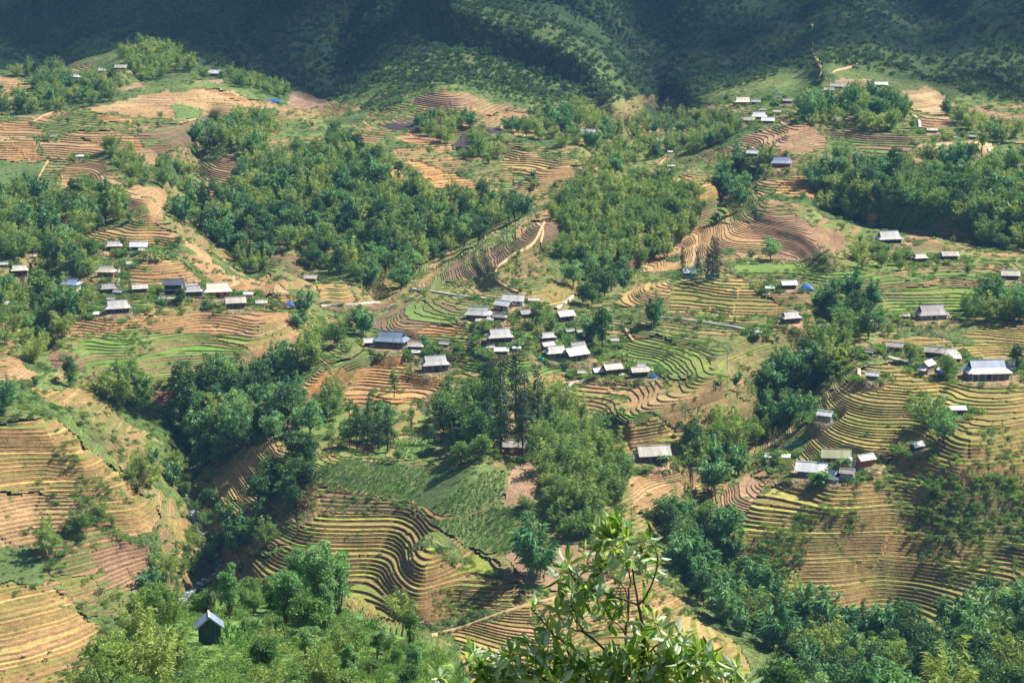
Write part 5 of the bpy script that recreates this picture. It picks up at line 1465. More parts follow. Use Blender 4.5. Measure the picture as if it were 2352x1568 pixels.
if rest:
    pl = []
    for p in rest:
        if p[1] not in pl: pl.append(p[1])
    gn_scatter('far_wood', [(p[2], p[3], p[4]) for p in rest], [p[5] for p in rest], [p[6] for p in rest], [pl.index(p[1]) for p in rest], pl,
               'mass of bamboo and trees covering the far slopes', 'wood')

def mass(name, polys, spacing, protos, smin, smax, label, cat, keep=1.0, vf=.5, avoid=True, onlywild=False, exclude=()):
    pts = []; rt = []; sc = []; ix = []
    for poly in polys:
        P = sample([ext(p) for p in poly], spacing, WRNG, vf, keep)
        if not len(P): continue
        if onlywild:
            i, j = g_idx(P[:, 0], P[:, 1])
            P = P[WILD[np.clip(i.astype(int), 0, NV-2), np.clip(j.astype(int), 0, NU-2)]]
        for e in exclude:
            P = P[~pip(e, P[:, 0], P[:, 1])]
        x, y, z = ground(P[:, 0], P[:, 1])
        fs_ = far_size(rng_at(P[:, 0], P[:, 1]))
        for a, b, c, f_ in zip(x, y, z, fs_):
            if avoid and np.any((np.abs(a-hx) < hw*.5+.8) & (b-hy > -hw*.5-2.0) & (b-hy < hw*.5+.8)): continue
            pts.append((a, b, c-.05)); rt.append(WRNG.uniform(0, 6.28)); sc.append(WRNG.uniform(smin, smax)*f_); ix.append(WRNG.integers(len(protos)))
    if pts:
        gn_scatter(name, pts, rt, sc, ix, protos, label, cat)
    print(name, len(pts))
# mountain vegetation
MTN = [(-600,-60),(2950,-60),(2950,215),(2340,245),(2220,215),(2110,180),(2000,160),(1900,150),(1800,170),(1640,205),(1560,245),(1420,240),(1250,225),(1100,185),(1000,195),(900,185),(800,235),(700,195),(560,170),(440,150),(300,115),(200,112),(80,115),(-600,140)]
mass('mountain_wood', [MTN], 3.9, PR['scrub'], .4, 1.0, 'dark scrub and forest covering the mountain wall', 'forest', .92, .45, False)
SPUR = [(900,185),(1000,195),(1100,185),(1250,225),(1420,240),(1400,262),(1250,255),(1150,225),(1060,190),(960,205),(880,262),(820,250)]
mass('spur_scrub', [SPUR], 3.0, PR['scrub'], .2, .6, 'bright scrub on the foot of the central mountain spur', 'scrub', .95, .5, False)
# bushes and tall weeds on the uncultivated banks between the fields
ALLG = [(-600,160),(2950,210),(2950,1640),(-600,1640)]
mass('undergrowth', [ALLG], 3.3, PR['shrub'], .3, 1.1, 'low bushes and tall weeds on the banks between fields', 'undergrowth', .62, .5, True, True, (KNOLL,))
mass('scattered_bushes', [[(-600,230),(2950,230),(2950,1450),(-600,1450)]], 15.0, PR['bamboo']+PR['broad'][:2]+PR['bluebamboo'][:1], .16, .5, 'scattered bamboo tufts and small trees on the open banks', 'bushes', .62, .5, True, True, (KNOLL,))
mass('knoll_undergrowth', [[(150,1640),(262,1482),(430,1402),(600,1356),(700,1356),(860,1425),(1010,1485),(1085,1568),(1100,1640)]], 1.7, PR['nshrub'], .4, 1.1, 'leafy undergrowth on the near knoll', 'undergrowth', .8, .5, True, False,
     ([(500,1450),(600,1440),(625,1475),(560,1500),(500,1490)], [(455,1462),(512,1462),(512,1500),(455,1500)], [(780,1450),(960,1470),(1060,1540),(1080,1640),(820,1640)]))
mass('knoll_grass', [[(780,1450),(960,1460),(1060,1530),(1080,1640),(780,1640)]], 1.1, PR['grass'], .5, 1.1, 'long bright grass on the near slope', 'grass', .9, .5)
mass('maize_stand', [[(500,1455),(600,1442),(628,1475),(560,1505),(500,1492)]], 0.9, PR['maize'], .8, 1.2, 'young maize beside the near hut', 'maize', .95, .5)
CROPS = [[(745,1088),(780,1055),(900,1055),(985,1065),(975,1100),(945,1138),(830,1125),(738,1110)],[(985,1152),(1050,1114),(1110,1076),(1165,1078),(1160,1120),(1120,1150),(1060,1168)],[(985,1178),(1060,1170),(1150,1155),(1222,1168),(1205,1230),(1140,1255),(1090,1245),(1030,1210)]]
mass('spur_crops', CROPS, 1.05, PR['maize'], .6, 1.0, 'rows of young maize on the plots of the central spur', 'maize', .93, .45)
mass('bright_crops', [[(905,1000),(990,990),(1000,1012),(960,1045),(905,1040)],[(1040,805),(1110,798),(1140,815),(1100,818),(1040,832)]], 1.2, PR['maize'], .7, 1.0, 'bright green maize plots by the houses', 'maize', .95, .5)
# weeds and low bushes sprouting from the terrace banks
pts = []; rt = []; sc = []; ix = []
Pw = sample([(-120,560),(2470,560),(2470,1640),(-120,1640)], 2.3, WRNG, .5, .9)
xx, yy, zz = ground(Pw[:, 0], Pw[:, 1])
nn = fbm(xx/18+31, yy/18, 3)
iw, jw = g_idx(Pw[:, 0], Pw[:, 1])
lw_ = LAB[np.clip(iw.astype(int), 0, NV-2), np.clip(jw.astype(int), 0, NU-2)]
scrubby = pip([(2110,1110),(2352,1100),(2500,1100),(2500,1245),(2230,1245),(2120,1200)], Pw[:, 0], Pw[:, 1]) | pip([(1720,1255),(1850,1165),(1960,1165),(1990,1200),(1850,1250),(1830,1330),(1740,1320)], Pw[:, 0], Pw[:, 1]) | pip([(960,1190),(1010,1240),(1150,1290),(1120,1330),(1010,1290)], Pw[:, 0], Pw[:, 1])
for q in np.where((lw_ >= 0) & ((nn > .30) | (scrubby & (nn > -.25)) | (WRNG.random(len(nn)) < .025)))[0]:
    a = (Pw[q, 0], Pw[q, 1])
    if lw_[q] not in FH: continue
    x, y, z = ground_top(*a)
    if np.any((np.abs(x-hx) < hw*.5+.8) & (np.abs(y-hy) < hw*.5+1.5)): continue
    pts.append((x, y, z-.05)); rt.append(WRNG.uniform(0, 6.28)); sc.append(WRNG.uniform(.22, .75)*(1.4 if scrubby[q] else 1)); ix.append(WRNG.integers(4))
gn_scatter('terrace_weeds', pts, rt, sc, ix, PR['shrub'], 'weeds and low bushes along the terrace banks', 'weeds')
print('weeds', len(pts))
GR = [p for k, p in F if k in ('GRASS', 'MEADOW')]
mass('meadow_tufts', GR, 2.0, PR['shrub']+PR['grass'], .12, .42, 'grass tufts and low weeds on the meadow plots', 'grass', .6, .5)
# gardens and hedges round the houses
pts = []; rt = []; sc = []; ix = []
for (hx0, hy0, hz0, wm0), hd0 in zip(HPOS, HOUSES):
    for q in range(13):
        a = WRNG.uniform(0, 6.28); rr = wm0*WRNG.uniform(.62, 1.15)+1.0
        x = hx0+math.cos(a)*rr; y = hy0+math.sin(a)*rr*.8
        if np.any((np.abs(x-hx) < hw*.5+.4) & (np.abs(y-hy) < hw*.42)): continue
        k_ = np.argmin((hx-x)**2+(hy-y)**2)
        pts.append((x, y, hz0-.3)); rt.append(a*7); sc.append(WRNG.uniform(.6, 1.5)*(.7 if math.sin(a) < 0 else 1.15)); ix.append(WRNG.integers(4))
gn_scatter('garden_bushes', pts, rt, sc, ix, PR['shrub'], 'garden bushes and hedges around the houses', 'bushes')
# banana plants
BAN = [(1205,790),(1215,795),(1195,800),(1290,775),(1305,785),(1325,790),(1180,770),(1165,775),(335,600),(345,596),(358,602),(372,598),(1595,640),(1610,642),(1880,1112),(1890,1116),(1900,1112),(1885,1122),(1945,1078),(1935,1080),(1735,775),(1745,772),(1520,1078),(1530,1082),(190,184),(200,186),(340,186),(350,184),(1430,822),(1440,828),(1452,832)]
for k, (u, v) in enumerate(BAN):
    x, y, z = ground(u, v); p = PR['banana'][k % 2]
    where = 'in the central village' if 1150 < u < 1340 else 'above the tan terraces of the left village' if u < 400 and v > 500 else 'beside the conifers of the green shelf' if 1590 < u < 1620 else 'around the khaki-roofed house' if 1860 < u < 1950 else 'near the roadside hut' if 1730 < u < 1750 else 'beside the long barn with blue door' if 1510 < u < 1540 else 'on the upper left shelf' if v < 200 else 'at the right end of the central village'
    o = empty('banana_plant', (float(x), float(y), float(z)), WRNG.uniform(0, 6.28)); s = WRNG.uniform(.9, 1.4); o.scale = (s, s, s)
    tag(o, 'banana plant with broad drooping leaves ' + where, 'banana plant', 'banana plants ' + where)
    link(bpy.data.objects.new('trunk', p.trunk), o); link(bpy.data.objects.new('crown', p.crown), o)
# ------------------------------------------------------------------ houses
ROOFM = dict(grey='roof_grey', dark='roof_dark', tan='roof_tan', white='roof_white', cream='roof_cream', blue='roof_blue', navy='roof_navy', khaki='roof_khaki')
WALLM = dict(brown='wall_brown', dark='wall_dark', grey='wall_grey', orange='wall_orange', gold='wall_gold', tan='wall_tan', white='wall_white', block='wall_block', wood='wall_grey', blue='wall_dark', red='wall_red')
HR = random.Random(5)
def build_house(x, y, z, wm, form, yaw, roof, wall, wh, label, big):
    th = math.radians(yaw); r = abs(math.sin(th)); c = abs(math.cos(th))
    asp = {'g': .62, 'h': .66, 's': .6}[form]
    eL = wm/(c + asp*r)                 # eave length
    eD = eL*asp
    eD = max(min(eD, 8.5), 2.2)
    ov = min(1.0, eL*.09)               # roof overhang
    L, Dp = eL-2*ov, eD-2*ov
    hx_, hd = L/2, Dp/2
    root = empty('house', (x, y, z), th)
    tag(root, label, 'house')
    wm_ = M[WALLM[wall]]; rm = M[ROOFM[roof]]
    rise = eD*{'g': .40, 'h': .37, 's': .20}[form]
    # plinth
    MB().box(-hx_-.25, hx_+.25, -hd-.25, hd+.25, -2.5, .18).build('plinth', M['wall_block'], root)
    # walls with gable ends
    W = MB()
    z0, z1 = .18, wh
    slope = rise/(eD/2)
    gz = z1 + slope*hd*.96
    if form == 'g':
        W.poly([(-hx_,-hd,z0),(hx_,-hd,z0),(hx_,hd,z0),(-hx_,hd,z0),(-hx_,-hd,z1),(hx_,-hd,z1),(hx_,hd,z1),(-hx_,hd,z1),(-hx_,0,gz),(hx_,0,gz)],
               [(0,1,5,4),(2,3,7,6),(1,2,6,9,5),(3,0,4,8,7)])
    elif form == 's':
        zb = z1 + rise*.9
        W.poly([(-hx_,-hd,z0),(hx_,-hd,z0),(hx_,hd,z0),(-hx_,hd,z0),(-hx_,-hd,z1),(hx_,-hd,z1),(hx_,hd,zb),(-hx_,hd,zb)],
               [(0,1,5,4),(2,3,7,6),(1,2,6,5),(3,0,4,7)])
    else:
        W.box(-hx_, hx_, -hd, hd, z0, z1)
    W.build('wall', wm_, root)
    # roof
    R = MB(); t = .11
    ex, ey = eL/2, eD/2
    ze = z1 - slope*ov*.9 + .12          # eave height
    if form == 'g':
        zr = ze + rise
        R.slab([(-ex,-ey,ze),(ex,-ey,ze),(ex,.0,zr),(-ex,.0,zr)], t)
        R.slab([(ex,ey,ze),(-ex,ey,ze),(-ex,.0,zr),(ex,.0,zr)], t)
        rl = ex
    elif form == 's':
        zr = z1 + rise + .2
        ze = z1 + .1
        R.slab([(-ex,-ey,ze),(ex,-ey,ze),(ex,ey,zr),(-ex,ey,zr)], t)
        rl = 0
    else:
        # hipped skirt with an upper gable
        zm = ze + rise*.42; mx, my = ex*.74, ey*.52; zr = ze + rise*1.12
        R.slab([(-ex,-ey,ze),(ex,-ey,ze),(mx,-my,zm),(-mx,-my,zm)], t)
        R.slab([(ex,ey,ze),(-ex,ey,ze),(-mx,my,zm),(mx,my,zm)], t)
        R.slab([(ex,-ey,ze),(ex,ey,ze),(mx,my,zm),(mx,-my,zm)], t)
        R.slab([(-ex,ey,ze),(-ex,-ey,ze),(-mx,-my,zm),(-mx,my,zm)], t)
        gx = mx*1.02
        R.slab([(-gx,-my*1.02,zm-.02),(gx,-my*1.02,zm-.02),(gx,0,zr),(-gx,0,zr)], t)
        R.slab([(gx,my*1.02,zm-.02),(-gx,my*1.02,zm-.02),(-gx,0,zr),(gx,0,zr)], t)
        rl = gx
    ro = R.build('roof', rm, root)
    if rl:
        MB().box(-rl-.03, rl+.03, -.17, .17, zr-.05, zr+.07).build('ridge_cap', rm, ro)
    if form == 'h':
        for s in (-1, 1):
            xx = s*mx*.93
            MB().poly([(xx,-my*.95,zm),(xx,my*.95,zm),(xx,0,zr-.12),(xx-s*.1,-my*.95,zm),(xx-s*.1,my*.95,zm),(xx-s*.1,0,zr-.12)],
                      [(0,1,2),(5,4,3),(0,2,5,3),(1,4,5,2),(0,3,4,1)]).build('gable_board', M['wall_dark'], ro)
    if big >= 7:
        # door and windows on the side facing the valley
        fy = -hd-.04
        nwin = 1 if big < 12 else 2
        dm = M['blue'] if wall == 'blue' else M['door']
        MB().box(-.55, .55, fy, fy+.03, .18, min(2.1, wh-.25)).build('door', dm, root)
        for k in range(nwin):
            for s in (-1, 1):
                xc = s*hx_*(.45+.35*k) if nwin == 2 else s*hx_*.6
                w_ = MB().box(xc-.45, xc+.45, fy, fy+.03, min(1.1, wh*.4), min(1.95, wh-.35)).build('window', M['glass'], root)
                MB().box(xc-.55, xc+.55, fy-.02, fy+.01, min(1.1, wh*.4)-.12, min(1.1, wh*.4)-.02).build('sill', M['wood'], w_)
    if big >= 9:
        n = 4 if eL < 12 else 6
        for k in range(n):
            xx = -ex+ov*.6 + (2*ex-1.2*ov)*k/(n-1)
            MB().box(xx-.07, xx+.07, -ey+.22, -ey+.36, -1.2, ze-.05+.0).build('post', M['wood'], root)
    return root, dict(L=L, D=Dp, hx=hx_, hd=hd, ex=ex, ey=ey, ze=ze, zr=zr)
houses = {}
for hdat, (x, y, z, wm) in zip(HOUSES, HPOS):
    u, v, w, form, yaw, roof, wall, wh, label = hdat
    D = float(rng_at(u, v)); 
    big = wm if D < 782 else wm*.55
    wh2 = wh*.8*min(1.0, max(.55, wm/7.0))
    houses[label], inf = build_house(x, y, z, wm, form, yaw, roof, wall, wh2, label, big)
    inf['z'] = z
    houses[label]['_'] = 0; del houses[label]['_']
    if 'largest house' in label:
        # cream awning on slim posts along the front
        a = MB().slab([(-inf['ex']*.86,-inf['ey']-.9,wh2-.5),(inf['ex']*.9,-inf['ey']-.9,wh2-.5),(inf['ex']*.9,-inf['ey']+.2,wh2-.1),(-inf['ex']*.86,-inf['ey']+.2,wh2-.1)], .08)
        a.build('awning', M['roof_tan'], houses[label])
        for k in range(7):
            xx = -inf['ex']*.84+inf['ex']*1.72*k/6
            MB().box(xx-.06, xx+.06, -inf['ey']-.85, -inf['ey']-.73, -1.5, wh2-.6).build('awning_post', M['metal'], houses[label])
    if 'white awning' in label:
        MB().slab([(-inf['ex']-1.6,-inf['ey']*.8,wh2-1.3),(-inf['ex']-1.6,inf['ey']*.8,wh2-1.3),(-inf['hx']-.02,inf['ey']*.8,wh2-.6),(-inf['hx']-.02,-inf['ey']*.8,wh2-.6)], .07).build('awning', M['roof_white'], houses[label])
    if 'open-fronted' in label and 'two-storey' in label and 'behind' not in label:
        MB().box(-inf['hx'], inf['hx'], -inf['hd']-1.0, -inf['hd']-.05, wh2*.5-.12, wh2*.5+.05).build('balcony', M['wall_block'], houses[label])
        MB().box(-inf['hx']+.3, inf['hx']-.3, -inf['hd']-.07, -inf['hd']-.045, wh2*.56, wh2-.3).build('upper_opening_shade', M['wall_dark'], houses[label])  # dark panel on the solid wall, shade of the open storey in its colour
        MB().box(-inf['hx']+.3, inf['hx']-.3, -inf['hd']-.07, -inf['hd']-.045, .3, wh2*.45).build('lower_opening_shade', M['wall_dark'], houses[label])  # ground floor likewise, the inner shade painted as a dark panel
    if 'two-storey white house' in label and label.startswith('two'):
        for s in (-.6, -.1, .45):
            MB().box(inf['hx']*s-.1, inf['hx']*s+.1, -inf['ey']+.15, -inf['ey']+.35, -1, inf['ze']).build('column', M['wall_white'], houses[label])
    if 'steel tank' in label:
        t_ = MB().tube([(0, 0, wh2+.3), (0, 0, wh2+.5), (0, 0, wh2+2.0), (0, 0, wh2+2.2)], [.3, .8, .8, .3], 12).build('water_tank', M['metal'], houses[label], True)

# the near hut
hu, hv, hwid, hlab = HUT
x, y, z = [float(a) for a in ground(hu, hv)]
hut = tag(empty('hut', (x, y, z), math.radians(11)), hlab, 'hut')
s = hwid/2; hh = 3.0; pk = hh+s*.85; q = 1.1
MB().poly([(-s,-q,-1.5),(s,-q,-1.5),(s,q,-1.5),(-s,q,-1.5),(-s,-q,hh),(s,-q,hh),(s,q,hh),(-s,q,hh),(0,-q,pk),(0,q,pk)],
          [(0,1,5,8,4),(2,3,7,9,6),(1,2,6,5),(3,0,4,7)]).build('wall', M['wall_green'], hut)
for k in range(9):
    xx = -s+hwid*(k+.5)/9
    MB().box(xx-.03, xx+.03, -q-.035, -q-.004, -1.4, hh+(pk-hh)*(1-abs(xx)/s)-.05).build('batten', M['wall_green'], hut)
hr = MB()
sl = (pk-hh)/s; o_ = .5
hr.slab([(-s-o_,-q-.35,hh-sl*o_+.06),(-s-o_,q+.3,hh-sl*o_+.06),(0,q+.3,pk+.06),(0,-q-.35,pk+.06)], .2)
hr.slab([(s+o_,q+.3,hh-sl*o_+.06),(s+o_,-q-.35,hh-sl*o_+.06),(0,-q-.35,pk+.06),(0,q+.3,pk+.06)], .2)
hro = hr.build('roof', M['roof_blue'], hut)
MB().box(-.12, .12, -q-.38, q+.33, pk+.03, pk+.1).build('ridge_cap', M['roof_cream'], hro)
hw_ = MB().box(-s*.62, -s*.2, -q-.05, -q-.01, 1.9, 2.8).build('window', M['glass'], hut)
MB().box(-s*.68, -s*.14, -q-.09, -q-.0, 1.8, 1.88).build('sill', M['wall_green'], hw_)
# ------------------------------------------------------------------ paths, stream, poles, fences, people
def densify(pts, step=6.0):
    out = []
    for (a, b) in zip(pts[:-1], pts[1:]):
        n = max(1, int(math.hypot(b[0]-a[0], b[1]-a[1])/step))
        for k in range(n): out.append((a[0]+(b[0]-a[0])*k/n, a[1]+(b[1]-a[1])*k/n))
    out.append(pts[-1])
    return np.array(out)
def ribbon(name, pts, width, mat, lift=.25, jit=.25, seed=1):
    r = np.random.default_rng(seed)
    P = densify(pts)
    x, y, z = ground(P[:, 0], P[:, 1])
    C = np.stack([x, y], 1)
    for _ in range(3):
        C[1:-1] = (C[:-2]+2*C[1:-1]+C[2:])/4; z[1:-1] = (z[:-2]+2*z[1:-1]+z[2:])/4
    T = np.gradient(C, axis=0); T /= np.linalg.norm(T, axis=1, keepdims=True)+1e-9
    S = np.stack([-T[:, 1], T[:, 0]], 1)
    w = width*(1+jit*r.normal(size=len(P))*.5).clip(.5, 1.6)/2
    A = C+S*w[:, None]; B = C-S*w[:, None]
    n = len(P)
    zt = z+lift
    V = np.concatenate([np.c_[A, zt], np.c_[B, zt], np.c_[A, zt-lift-.7], np.c_[B, zt-lift-.7]])
    i = np.arange(n-1)
    f = np.concatenate([np.stack([i, i+n, i+n+1, i+1], 1), np.stack([i, i+1, i+2*n+1, i+2*n], 1), np.stack([i+n, i+3*n, i+3*n+1, i+n+1], 1)])
    # upward facing top
    e = np.cross(V[f[0, 1]]-V[f[0, 0]], V[f[0, 2]]-V[f[0, 0]])
    if e[2] < 0: f = f[:, ::-1]
    return link(bpy.data.objects.new(name, mesh_np(name, V, f, [mat], smooth=False)))
PATHS = [
 ('C', 2.2, [(735,705),(820,703),(870,697)]), ('C', 2.0, [(945,664),(1000,668),(1060,676),(1110,681),(1170,685)]),
 ('C', 2.4, [(1268,735),(1275,748),(1270,760),(1280,775),(1278,790)]), ('C', 1.8, [(1276,703),(1300,690),(1315,678)]),
 ('C', 1.8, [(1278,915),(1290,895),(1310,878),(1345,871),(1370,866),(1400,862),(1425,858),(1432,853)]),
 ('C', 1.6, [(1500,722),(1560,724),(1620,732),(1680,742),(1730,755),(1752,766)]),
 ('C', 3.2, [(2020,800),(2030,812),(2060,822),(2095,832),(2112,842)]), ('C', 1.8, [(1972,852),(1976,862),(1966,880)]),
 ('C', 2.0, [(274,615),(270,630),(275,648),(262,668)]), ('C', 2.2, [(2100,262),(2114,275),(2112,290)]), ('C', 2.2, [(2270,345),(2275,360),(2290,385)]),
 ('D', 1.6, [(1233,520),(1250,530),(1240,560)]), ('D', 1.5, [(1250,515),(1235,545),(1225,560),(1180,580),(1140,610),(1135,630),(1155,650),(1190,665)]),
 ('D', 3.0, [(1866,120),(1885,150),(1893,168),(1880,185)]), ('D', 3.4, [(1880,187),(1910,168),(1968,145)]), ('D', 2.2, [(1858,80),(1870,105),(1868,122)]),
 ('D', 1.8, [(1482,410),(1500,390),(1520,372),(1528,362)]), ('D', 1.7, [(68,440),(90,400),(110,372)]), ('D', 2.0, [(70,285),(100,262),(132,250)]),
 ('D', 1.5, [(985,1455),(1040,1446),(1100,1428),(1160,1405),(1250,1378),(1340,1350),(1420,1325),(1500,1305)]), ('D', 1.4, [(1215,300),(1210,310),(1200,322)]),
 ('C', 1.5, [(1170,770),(1190,772),(1215,775)]), ('C', 1.2, [(1110,838),(1140,858)]), ('D', 1.6, [(1430,740),(1440,760),(1455,775)]),
]
for k, (t_, w, p) in enumerate(PATHS):
    tag(ribbon('concrete_path' if t_ == 'C' else 'dirt_track', p, w*.62, M['path'] if t_ == 'C' else M['dirt'], .3, .1 if t_ == 'C' else .35, k), None, None, None, 'structure')

# stream
def m_water():
    m, nt, out = new_mat('stream_water')
    geo = N(nt, 'ShaderNodeNewGeometry').outputs['Position']
    n = noise(nt, geo, 1.4, 3, .6)
    c = ramp(nt, n, [(.45, (.05, .07, .07)), (.68, (.5, .52, .52))])
    principled(nt, out, c, .25, .5, n, .5, .2)
    return m
M['water'] = m_water()
STREAM = [(420,1130),(438,1165),(448,1195),(458,1222),(470,1245),(495,1268),(505,1290),(492,1312),(470,1335),(440,1352),(400,1380)]
st = tag(ribbon('stream', STREAM, 2.2, M['water'], .25, .5, 3), None, None, None, 'structure')
rb = np.random.default_rng(8)
def rock_mesh(seed):
    import bmesh
    bm = bmesh.new(); bmesh.ops.create_icosphere(bm, subdivisions=1, radius=1)
    r = random.Random(seed)
    for v in bm.verts:
        v.co *= r.uniform(.75, 1.2); v.co.z *= .7
    me = bpy.data.meshes.new('boulder'); bm.to_mesh(me); bm.free(); me.materials.append(M['rock']); return me
RK = [rock_mesh(i) for i in range(4)]
SP = densify(STREAM, 2.0)
for k in range(48):
    p = SP[rb.integers(len(SP))]; u = p[0]+rb.normal()*5; v = p[1]+rb.normal()*4
    x, y, z = ground(u, v)
    o = bpy.data.objects.new('boulder', RK[k % 4]); s = .3+.85*rb.random()**2
    o.location = (float(x), float(y), float(z)+.15*s); o.scale = (s, s*rb.uniform(.7, 1.2), s*rb.uniform(.6, 1.0)); o.rotation_euler = (0, 0, rb.uniform(0, 6.28))
    link(o); tag(o, 'pale boulder in the stream bed of the left gully', 'boulder', 'boulders of the stream bed')

# power poles
for k, (u, v, h, lab) in enumerate([(2077,823,8,'thin power pole beside the bend of the white lane'),(2327,845,9,'power pole at the right edge above the largest house'),(2163,815,8,'power pole behind the large tan-grey roof'),(1670,850,7,'lone pole in the green terraces right of the central village'),(178,585,9,'tall pole in the left wood'),(72,560,9,'pole deep in the left edge wood')]):
    x, y, z = [float(a) for a in ground(u, v)]
    o = tag(empty('power_pole', (x, y, z)), lab, 'pole')
    MB().tube([(0, 0, -.5), (0, 0, h*.5), (0, 0, h)], [.16, .13, .1], 6).build('post', M['pole'], o)
    MB().box(-.7, .7, -.05, .05, h-.6, h-.5).build('crossarm', M['pole'], o)

def wire(a, b, ha, hb, label):
    A = Vector([float(q) for q in ground(*a)])+Vector((0, 0, ha)); B = Vector([float(q) for q in ground(*b)])+Vector((0, 0, hb))
    n = 14; P = []
    for i in range(n+1):
        t = i/n; p = A.lerp(B, t)-A; p.z -= 4*.03*(B-A).length*t*(1-t); P.append(tuple(p))
    o = MB().tube(P, [.035]*(n+1), 4).build('power_line', M['pole']); o.location = A
    tag(o, label, 'cable')
wire((2077,823),(2163,815),7.9,7.9,'thin cable between the lane pole and the pole behind the tan-grey roof')
wire((2163,815),(2327,845),7.9,8.9,'thin cable from the tan-grey roof pole to the right edge pole')
wire((2077,823),(1895,968),7.9,3.0,'thin cable slanting from the lane pole down to the gully hut')
wire((1945,1070),(1660,1200),4.0,1.0,'thin cable slanting across the terraces below the khaki roof')
# fences: nets and pole fences
def fence(pts, h, mat, label, posts=True, rails=False):
    P = densify(pts, 5.0); x, y, z = ground(P[:, 0], P[:, 1])
    o = tag(empty('fence', (float(x[0]), float(y[0]), float(z[0]))), label, 'fence')
    X = x-x[0]; Y = y-y[0]; Z = z-z[0]; n = len(P)
    if not rails:
        V = np.concatenate([np.c_[X, Y, Z], np.c_[X, Y, Z+h], np.c_[X, Y+.03, Z], np.c_[X, Y+.03, Z+h]]); i = np.arange(n-1)
        f = np.concatenate([np.stack([i, i+1, i+n+1, i+n], 1), np.stack([i+2*n, i+3*n, i+3*n+1, i+2*n+1], 1), np.stack([i+n, i+n+1, i+3*n+1, i+3*n], 1)])
        link(bpy.data.objects.new('net', mesh_np('net', V, f, [mat])), o)
    else:
        for hz in (h*.4, h*.8):
            MB().tube([(X[i], Y[i], Z[i]+hz) for i in range(n)], [.04]*n, 4).build('rail', mat, o)
    for i in range(n):
        MB().box(X[i]-.06, X[i]+.06, Y[i]-.09, Y[i]+.09, Z[i]-.6, Z[i]+h+.15).build('post', M['wood'], o)
    return o
fence([(1620,643),(1640,646),(1652,645)], 1.4, M['net'], 'turquoise net fence under the conifers of the green shelf')
fence([(1548,642),(1575,645),(1592,644)], 1.2, M['net'], 'turquoise net left of the conifers of the green shelf')
fence([(1236,824),(1245,828),(1252,830)], 1.3, M['net'], 'turquoise net beside the grey gabled house in the central village')
fence([(1765,1042),(1790,1040),(1808,1030),(1845,1018)], 1.0, M['net'], 'turquoise net along the edge of the right terraces')
fence([(930,835),(945,848),(958,858),(975,862)], 1.3, M['wood'], 'pole fence left of the stilt house', rails=True)
fence([(1018,866),(1030,858),(1040,850),(1046,842)], 1.3, M['wood'], 'pole fence along the steps right of the stilt house', rails=True)
fence([(850,808),(880,812),(910,812),(940,806)], 1.2, M['wood'], 'pole fence in front of the large blue-grey roofed house', rails=True)
fence([(600,702),(640,702),(680,708)], 1.1, M['wood'], 'pole fence right of the low grey barn', rails=True)
fence([(1875,990),(1890,980),(1905,968)], 1.2, M['wood'], 'pole rail climbing to the gully hut', rails=True)

# little bamboo platform at the rim of the central terraces
x, y, z = [float(a) for a in ground(962, 1436)]
pf = tag(empty('bamboo_platform', (x, y, z), .2), 'small bamboo platform at the foot of the central terraces', 'platform')
for sx in (-1, 1):
    for sy in (-.5, .5): MB().tube([(sx, sy, -.5), (sx, sy, 1.5)], [.06, .05], 5).build('leg', M['wood'], pf)
for k in range(7): MB().tube([(-1.3, -.6+.2*k, 1.5), (1.3, -.6+.2*k, 1.52)], [.06, .06], 5).build('slat', M['wood'], pf)

# tarpaulins, laundry
def cloth(name, u, v, w, h, z0, mat, label, cat, yaw=0):
    x, y, z = [float(a) for a in ground(u, v)]
    o = MB()
    n = 5; pts = []; 
    for i in range(n+1):
        for j in range(3):
            pts.append((-w/2+w*i/n, .08*math.sin(i*2.1+j), z0+h*(1-j/2)+.06*math.cos(i*1.7)))
    fs = [(i*3+j, i*3+j+1, (i+1)*3+j+1, (i+1)*3+j) for i in range(n) for j in range(2)]
    o.poly(pts, fs); o.poly([(a, b+.02, c) for a, b, c in pts], [f[::-1] for f in fs])
    ob = o.build(name, mat, None, True); ob.location = (x, y, z); ob.rotation_euler = (0, 0, math.radians(yaw))
    return tag(ob, label, cat)
M['red'] = m_plain('red_cloth', (.55, .04, .03), .8, .2, 3)
M['white'] = m_plain('white_cloth', (.75, .75, .75), .8, .1, 3)
M['pink'] = m_plain('pink_cloth', (.6, .2, .25), .8, .2, 3)
cloth('laundry', 1163, 1045, 1.5, 1.1, 1.0, M['red'], 'red laundry hanging before the conifer house, left piece', 'laundry')
cloth('laundry', 1176, 1046, 1.0, 1.0, 1.0, M['white'], 'white laundry hanging between the red pieces', 'laundry')
cloth('laundry', 1187, 1047, 1.4, 1.1, 1.0, M['red'], 'red laundry hanging before the conifer house, right piece', 'laundry')
def tarp(u, v, w, d, label, mat, hz=.6):
    x, y, z = [float(a) for a in ground(u, v)]
    r = random.Random(int(u)); n = 6; pts = []; fs = []
    for i in range(n+1):
        for j in range(n+1):
            a = i/n*2-1; b = j/n*2-1
            pts.append((a*w/2, b*d/2, hz*(1-max(abs(a), abs(b))**2)*r.uniform(.7, 1.2)-.1))
    fs = [(i*(n+1)+j, (i+1)*(n+1)+j, (i+1)*(n+1)+j+1, i*(n+1)+j+1) for i in range(n) for j in range(n)]
    ob = MB().poly(pts, fs).build('tarpaulin', mat, None, True); ob.location = (x, y, z+.2)
    return tag(ob, label, 'tarpaulin')
tarp(624,231,12,4,'blue sheeting on the upper left shelf beside the brown field',M['blue'],1.2)
tarp(1853,675,5,3,'blue tarpaulin heap right of the white roof on the green shelf',M['blue'],1.6)
tarp(666,699,3.4,2.2,'small blue heap on the bare plot right of the left village',M['blue'],1.0)
